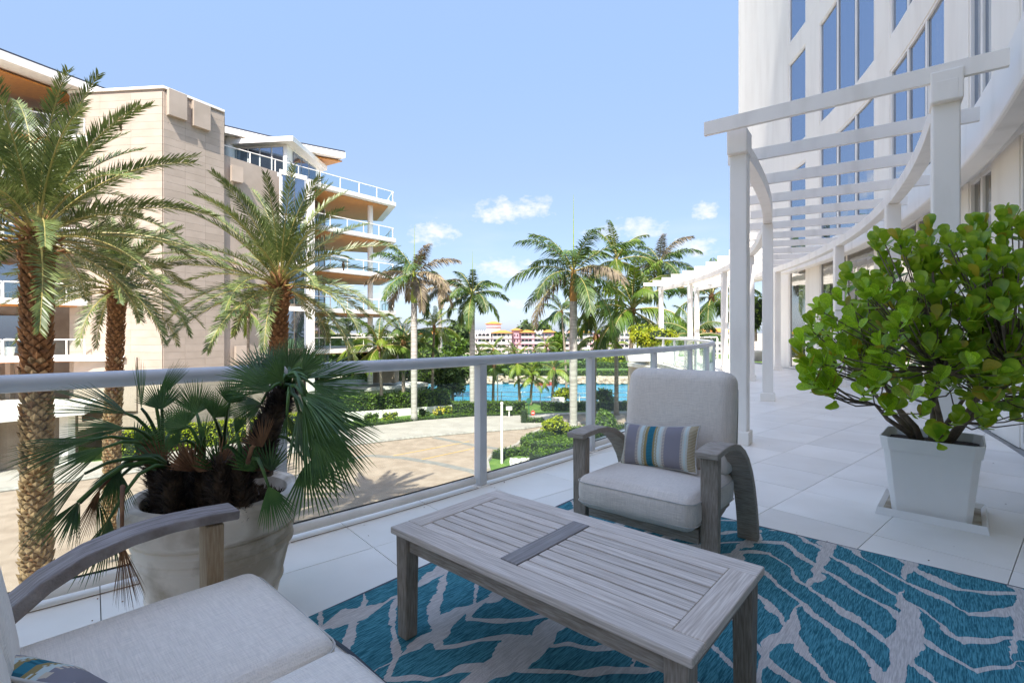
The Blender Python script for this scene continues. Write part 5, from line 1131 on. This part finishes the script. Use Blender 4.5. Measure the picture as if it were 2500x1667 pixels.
left = [((312, 1010), 1.95, (120, 945), 1.88, 32, 26, .1, Lw), ((345, 1000), 2.02, (340, 872), 2.1, 9, 10, 0, Lw), ((378, 985), 2.05, (450, 880), 2.15, 13, 14, 0, Lw), ((395, 1000), 1.98, (385, 925), 2.0, 60, 20, .05, Lw),
        ((225, 1072), 1.75, (-5, 1122), 1.66, 22, 24, .12, Lw), ((265, 1088), 1.78, (75, 1182), 1.7, 20, 20, .15, Lw), ((305, 1045), 1.85, (130, 1052), 1.8, 26, 20, .15, Lw), ((212, 1150), 1.72, (38, 1345), 1.68, 14, 16, .02, Ls), ((192, 1222), 1.70, (108, 1335), 1.7, 26, 16, .05, Ls), ((196, 1225), 1.74, (160, 1345), 1.76, 18, 12, .05, Ls),
        ((268, 1262), 1.75, (215, 1430), 1.8, 22, 16, .02, Ls), ((285, 1140), 1.84, (282, 1262), 1.8, 26, 16, .1, Ls), ((300, 1130), 1.9, (225, 1230), 1.86, 30, 16, .1, Ls), ((240, 1220), 1.9, (262, 1330), 1.92, 20, 12, .1, Ls),
        ((330, 1100), 2.0, (400, 1045), 2.0, 60, 18, .1, Lw), ((480, 1010), 2.1, (478, 925), 2.15, 58, 24, .02, Md), ((455, 1040), 2.0, (410, 985), 2.0, 70, 22, .05, Md), ((520, 1020), 2.1, (560, 955), 2.15, 60, 24, .02, Md2),
        ((560, 985), 2.05, (590, 925), 2.05, 60, 18, 0, Md2), ((575, 1060), 2.0, (600, 985), 2.0, 22, 14, 0, Mr), ((500, 1070), 1.92, (508, 1010), 1.9, 34, 14, 0, Md), ((440, 1080), 1.94, (395, 1060), 1.9, 62, 16, .1, Md), ((545, 1095), 1.9, (600, 1050), 1.88, 50, 14, .1, Mr), ((360, 1060), 2.2, (300, 1100), 2.2, 60, 18, .15, Lw), ((420, 1060), 2.2, (440, 990), 2.25, 55, 16, .05, Lw)]
for (h, hy_, t_, ty_, sp_, n_, dr, rt) in left: fan(P(*h, hy_), P(*t_, ty_), sp_, n_, W, rt, drop=dr)
fan(P(297, 1325, 1.66), P(322, 1488, 1.64), 16, 20, .006, P(300, 1190, 1.8), mt_=fan_dead, drop=.02, cut=.12); fan(P(245, 1190, 1.8), P(190, 1330, 1.78), 12, 10, .005, Ls, mt_=fan_dead, drop=.02, cut=.12)
for _ in range(16): a = rnd(370, 660); fan(P(a, 1150, 2.0), P(a + rnd(-60, 60), rnd(1060, 1110), rnd(1.85, 2.1)), 40, 9, .004, None, mt_=random.choice([fan_leaf, fan_dead]), cut=.15)

# ------------------------------------------------------------------ white planter with sea lettuce shrub
wr = R_(-42.7); wp = thing('white_planter', 'square tapered white plastic planter beside the wall', 'planter', (2.93, 3.46, 0), wr)
def chamfer(h, c): return [(-h + c, -h), (h - c, -h), (h, -h + c), (h, h - c), (h - c, h), (-h + c, h), (-h, h - c), (-h, -h + c)]
m = MB(); m.prism(chamfer(.207, .03), .03, .47, chamfer(.252, .04)); m.build('pot', white_plastic, wp, bevel=.004)
m = MB(); a, b = chamfer(.262, .045), chamfer(.272, .048)
outr, inr = chamfer(.266, .045), chamfer(.250, .040)
m.add([(x, y, .455) for x, y in chamfer(.258, .043)] + [(x, y, .545) for x, y in b] + [(x, y, .545) for x, y in chamfer(.262, .046)] + [(x, y, .472) for x, y in chamfer(.250, .04)], [(k * 8 + i, k * 8 + (i + 1) % 8, (k + 1) * 8 + (i + 1) % 8, (k + 1) * 8 + i) for k in range(3) for i in range(8)])
m.build('rim', white_plastic, wp, bevel=.003); MB().prism(chamfer(.245, .04), .471, .486).build('soil', soil, wp)
for s_ in (0, 1, 2, 3):
    M_ = Matrix.Rotation(s_ * pi / 2, 3, 'Z')
    for k in range(5):
        x = -.15 + .075 * k; o = MB().vprism([M_ @ Vector((x * .86 - .001, -.2098, .06)), M_ @ Vector((x * .86 + .001, -.2098, .06)), M_ @ Vector((x + .001, -.2476, .43)), M_ @ Vector((x - .001, -.2476, .43))], M_ @ Vector((0, -.0012, 0))).build('rib', white_plastic, wp)
sa = thing('planter_saucer', 'square white saucer with brown stains under the white planter', 'saucer', (2.945, 3.48, 0), wr)
q = .285; MB().prism([(-q, -q), (q, -q), (q, q), (-q, q)], .002, .016).build('dish', mat('stained_plastic', (.22, .15, .07), (.60, .55, .45), 7, .7), sa)
m = MB(); i_, o_ = .255, .29
for (x0, y0), (x1, y1) in (((-1, -1), (1, -1)), ((1, -1), (1, 1)), ((1, 1), (-1, 1)), ((-1, 1), (-1, -1))):
    m.add([(x0 * o_, y0 * o_, .001), (x1 * o_, y1 * o_, .001), (x1 * (o_ - .012), y1 * (o_ - .012), .05), (x0 * (o_ - .012), y0 * (o_ - .012), .05), (x1 * i_, y1 * i_, .018), (x0 * i_, y0 * i_, .018)], [(0, 1, 2, 3), (3, 2, 4, 5)])
m.build('rim', white_plastic, sa)
def lettuce_leaf():
    m = MB(); prof = [(0, .10), (.18, .16), (.38, .34), (.58, .47), (.76, .50), (.90, .38), (1.0, .0)]; vs = []
    for t, w_ in prof:
        for s_ in (-1, -.5, 0, .5, 1): vs.append((w_ * s_ * .64, t, .10 * (s_ * s_) * w_ + .18 * t * t))
    m.add(vs, [(i * 5 + j, i * 5 + j + 1, (i + 1) * 5 + j + 1, (i + 1) * 5 + j) for i in range(6) for j in range(4)]); return m
lm = lettuce_leaf().data('leaf', lettuce, True); lmy = lettuce_leaf().data('leaf', lettuce_y, True)
sh = thing('sea_lettuce_shrub', 'large shrub with glossy round bright green leaves growing in the white planter', 'shrub', (2.93, 3.46, .48)); so0 = Vector((2.93, 3.46, .48)); random.seed(5)
ends = []
def ell(px, py, Y, rp, rd, n, lo=.55):
    c = P(px, py, Y)
    for _ in range(n):
        d = Vector((random.gauss(0, 1), random.gauss(0, 1), random.gauss(0, 1))).normalized(); k = rnd(lo, 1) ** .6; r = rp / FP * Y; ends.append(c + Vector((d.x * r, d.y * rd, d.z * r)) * k)
ell(2290, 790, 3.35, 205, .50, 130); ell(2120, 815, 3.2, 128, .36, 48); ell(2050, 905, 3.0, 75, .2, 14); ell(2430, 800, 3.3, 190, .5, 66); ell(2300, 960, 3.1, 130, .33, 16); ell(2180, 960, 3.0, 50, .15, 6); ell(2200, 620, 3.3, 50, .2, 7); ell(2420, 590, 3.3, 60, .2, 14); ell(2460, 930, 3.2, 110, .3, 16); ell(2370, 680, 3.1, 100, .3, 30); ell(2420, 850, 2.9, 110, .2, 26)
for px, py, Y in ((1958, 868, 3.0), (1975, 900, 2.95), (1962, 840, 3.0), (1985, 810, 3.05), (2005, 760, 3.1), (2020, 950, 2.95), (1990, 930, 2.95), (2045, 800, 3.1), (2060, 740, 3.15), (2080, 680, 3.2), (2195, 590, 3.2), (2270, 570, 3.2), (2400, 560, 3.25), (2470, 545, 3.25), (2290, 1075, 2.95), (2250, 1010, 2.9), (2330, 1030, 2.95)): ends.append(P(px, py, Y))
ends = [e for e in ends if e.z > .52 and (e - Vector((0, 0, H))).length > 2.3]
limbs = []; base = so0 + Vector((0, 0, -.02))
for i in range(10):
    th = i * 2.4; d = Vector((cos(th) * .6, sin(th) * .5, rnd(.5, .9))).normalized() if i < 9 else Vector((-.8, -.15, .55)).normalized(); L = rnd(.45, .75)
    s_ = base + Vector((cos(th), sin(th), 0)) * .07; pts = [s_ + d * L * k + Vector((rnd(-.03, .03), rnd(-.03, .03), .05 * k)) for k in (0, .33, .66, 1)]
    pts[0] = s_; MB().tube([p - so0 for p in pts], [.024, .019, .014, .010], 8).build('limb', bark, sh, True); limbs += pts[1:]
tw_ = MB(); cnt = 0; rest = MB(); allv = []
for e in ends:
    n_ = min(limbs, key=lambda p: (p - e).length + (.3 if p.z > e.z + .05 else 0)); mid = n_.lerp(e, .5) + Vector((0, 0, -.03)); tw_.tube([n_ - so0, mid - so0, e - so0], [.006, .0045, .0035], 5)
    ax_ = ((e - n_).normalized() * .7 + Vector((0, 0, .7))).normalized(); nl = random.randint(5, 7); a = ax_.orthogonal().normalized(); b = ax_.cross(a)
    for k in range(nl):
        th = k * 2.4 + rnd(-.3, .3); op = R_(22 + 62 * k / nl + rnd(-16, 16)); rad = (a * cos(th) + b * sin(th)); d = (ax_ * cos(op) + rad * sin(op)).normalized(); up = (ax_ * sin(op) - rad * cos(op)).normalized(); x_ = d.cross(up)
        L = rnd(.066, .118); pos = e - ax_ * .012 * (k - 2); M_ = Matrix((x_, d, up)).transposed().to_4x4(); M_ = Matrix.Translation(pos - so0) @ M_ @ Matrix.Diagonal((L, L, L, 1)); allv.append(((pos + d * L * .5 - Vector((0, 0, H))).length, M_, random.random() < .06))
tw_.build('twigs', bark, sh, True, kind='stuff')
allv.sort(key=lambda q: q[0])
for k, (dist, M_, yel) in enumerate(allv):
    if k < 300: o = link('leaf', lmy if yel else lm, sh); o.matrix_local = M_
    else: rest.cur = 1 if yel else 0; rest.add([M_ @ v.co for v in lm.vertices], [tuple(f.vertices) for f in lm.polygons])
rest.build('leaf', [lettuce, lettuce_y], sh, True, kind='stuff')

# far potted plants at the end of the terrace
b1 = bush('yellow_bush', P(1590, 822, 21.6), (1.25, .55, .62), 'wide bright yellow green bush behind the glass at the far bend of the terrace', 'bush', hedge_y, 3600, .11, True, lobes=9)
tb2 = thing('long_planter', 'long low white planter box holding the yellow bush', 'planter', (P(1590, 0, 21.6).x, 21.6, 0)); MB().box((0, 0, .27), (2.3, .6, .52), taper=(.9, .85)).build('box', white_paint, tb2, bevel=.02); MB().box((0, 0, .53), (2.36, .66, .05)).build('rim', white_paint, tb2, bevel=.01)
b2 = bush('potted_shrub', P(1845, 775, 22), (.55, .5, .95), 'green shrub seen between the pergola posts at the terrace end', 'shrub', hedge_m, 900, .13, True)
tp = thing('round_planter', 'round white planter of the shrub between the pergola posts', 'planter', (P(1845, 0, 22).x, 22, 0)); MB().lathe([(0, 0), (.28, 0), (.38, .40), (.40, .42), (.40, .46), (.34, .46), (.33, .4)], 20).build('pot', white_paint, tp, True); MB().lathe([(0, .38), (.33, .39)], 16).build('soil', soil, tp)
bush('shrub', P(1820, 760, 27), (.9, .6, 1.0), 'yellow green shrub beyond the end balustrade', 'shrub', hedge_y, 900, .15, False)

# leaf litter on the tiles
m = MB(); random.seed(3)
for _ in range(90):
    a = rnd(-52, -25); r = random.choice([RR(a) + .06 + abs(random.gauss(0, .04)), rnd(24.2, 27.5)]); p = A(r, a, .002); s_ = rnd(.003, .010); th = rnd(0, pi); d = Vector((cos(th), sin(th), 0)); n = Vector((-d.y, d.x, 0)); m.add([p - d * s_, p + n * s_ * .4 + Vector((0, 0, .003)), p + d * s_, p - n * s_ * .4], [(0, 1, 2, 3)])
m.build('leaf_litter', fan_dead, kind='stuff', label='specks of dry leaf litter scattered on the white tiles', category='litter')
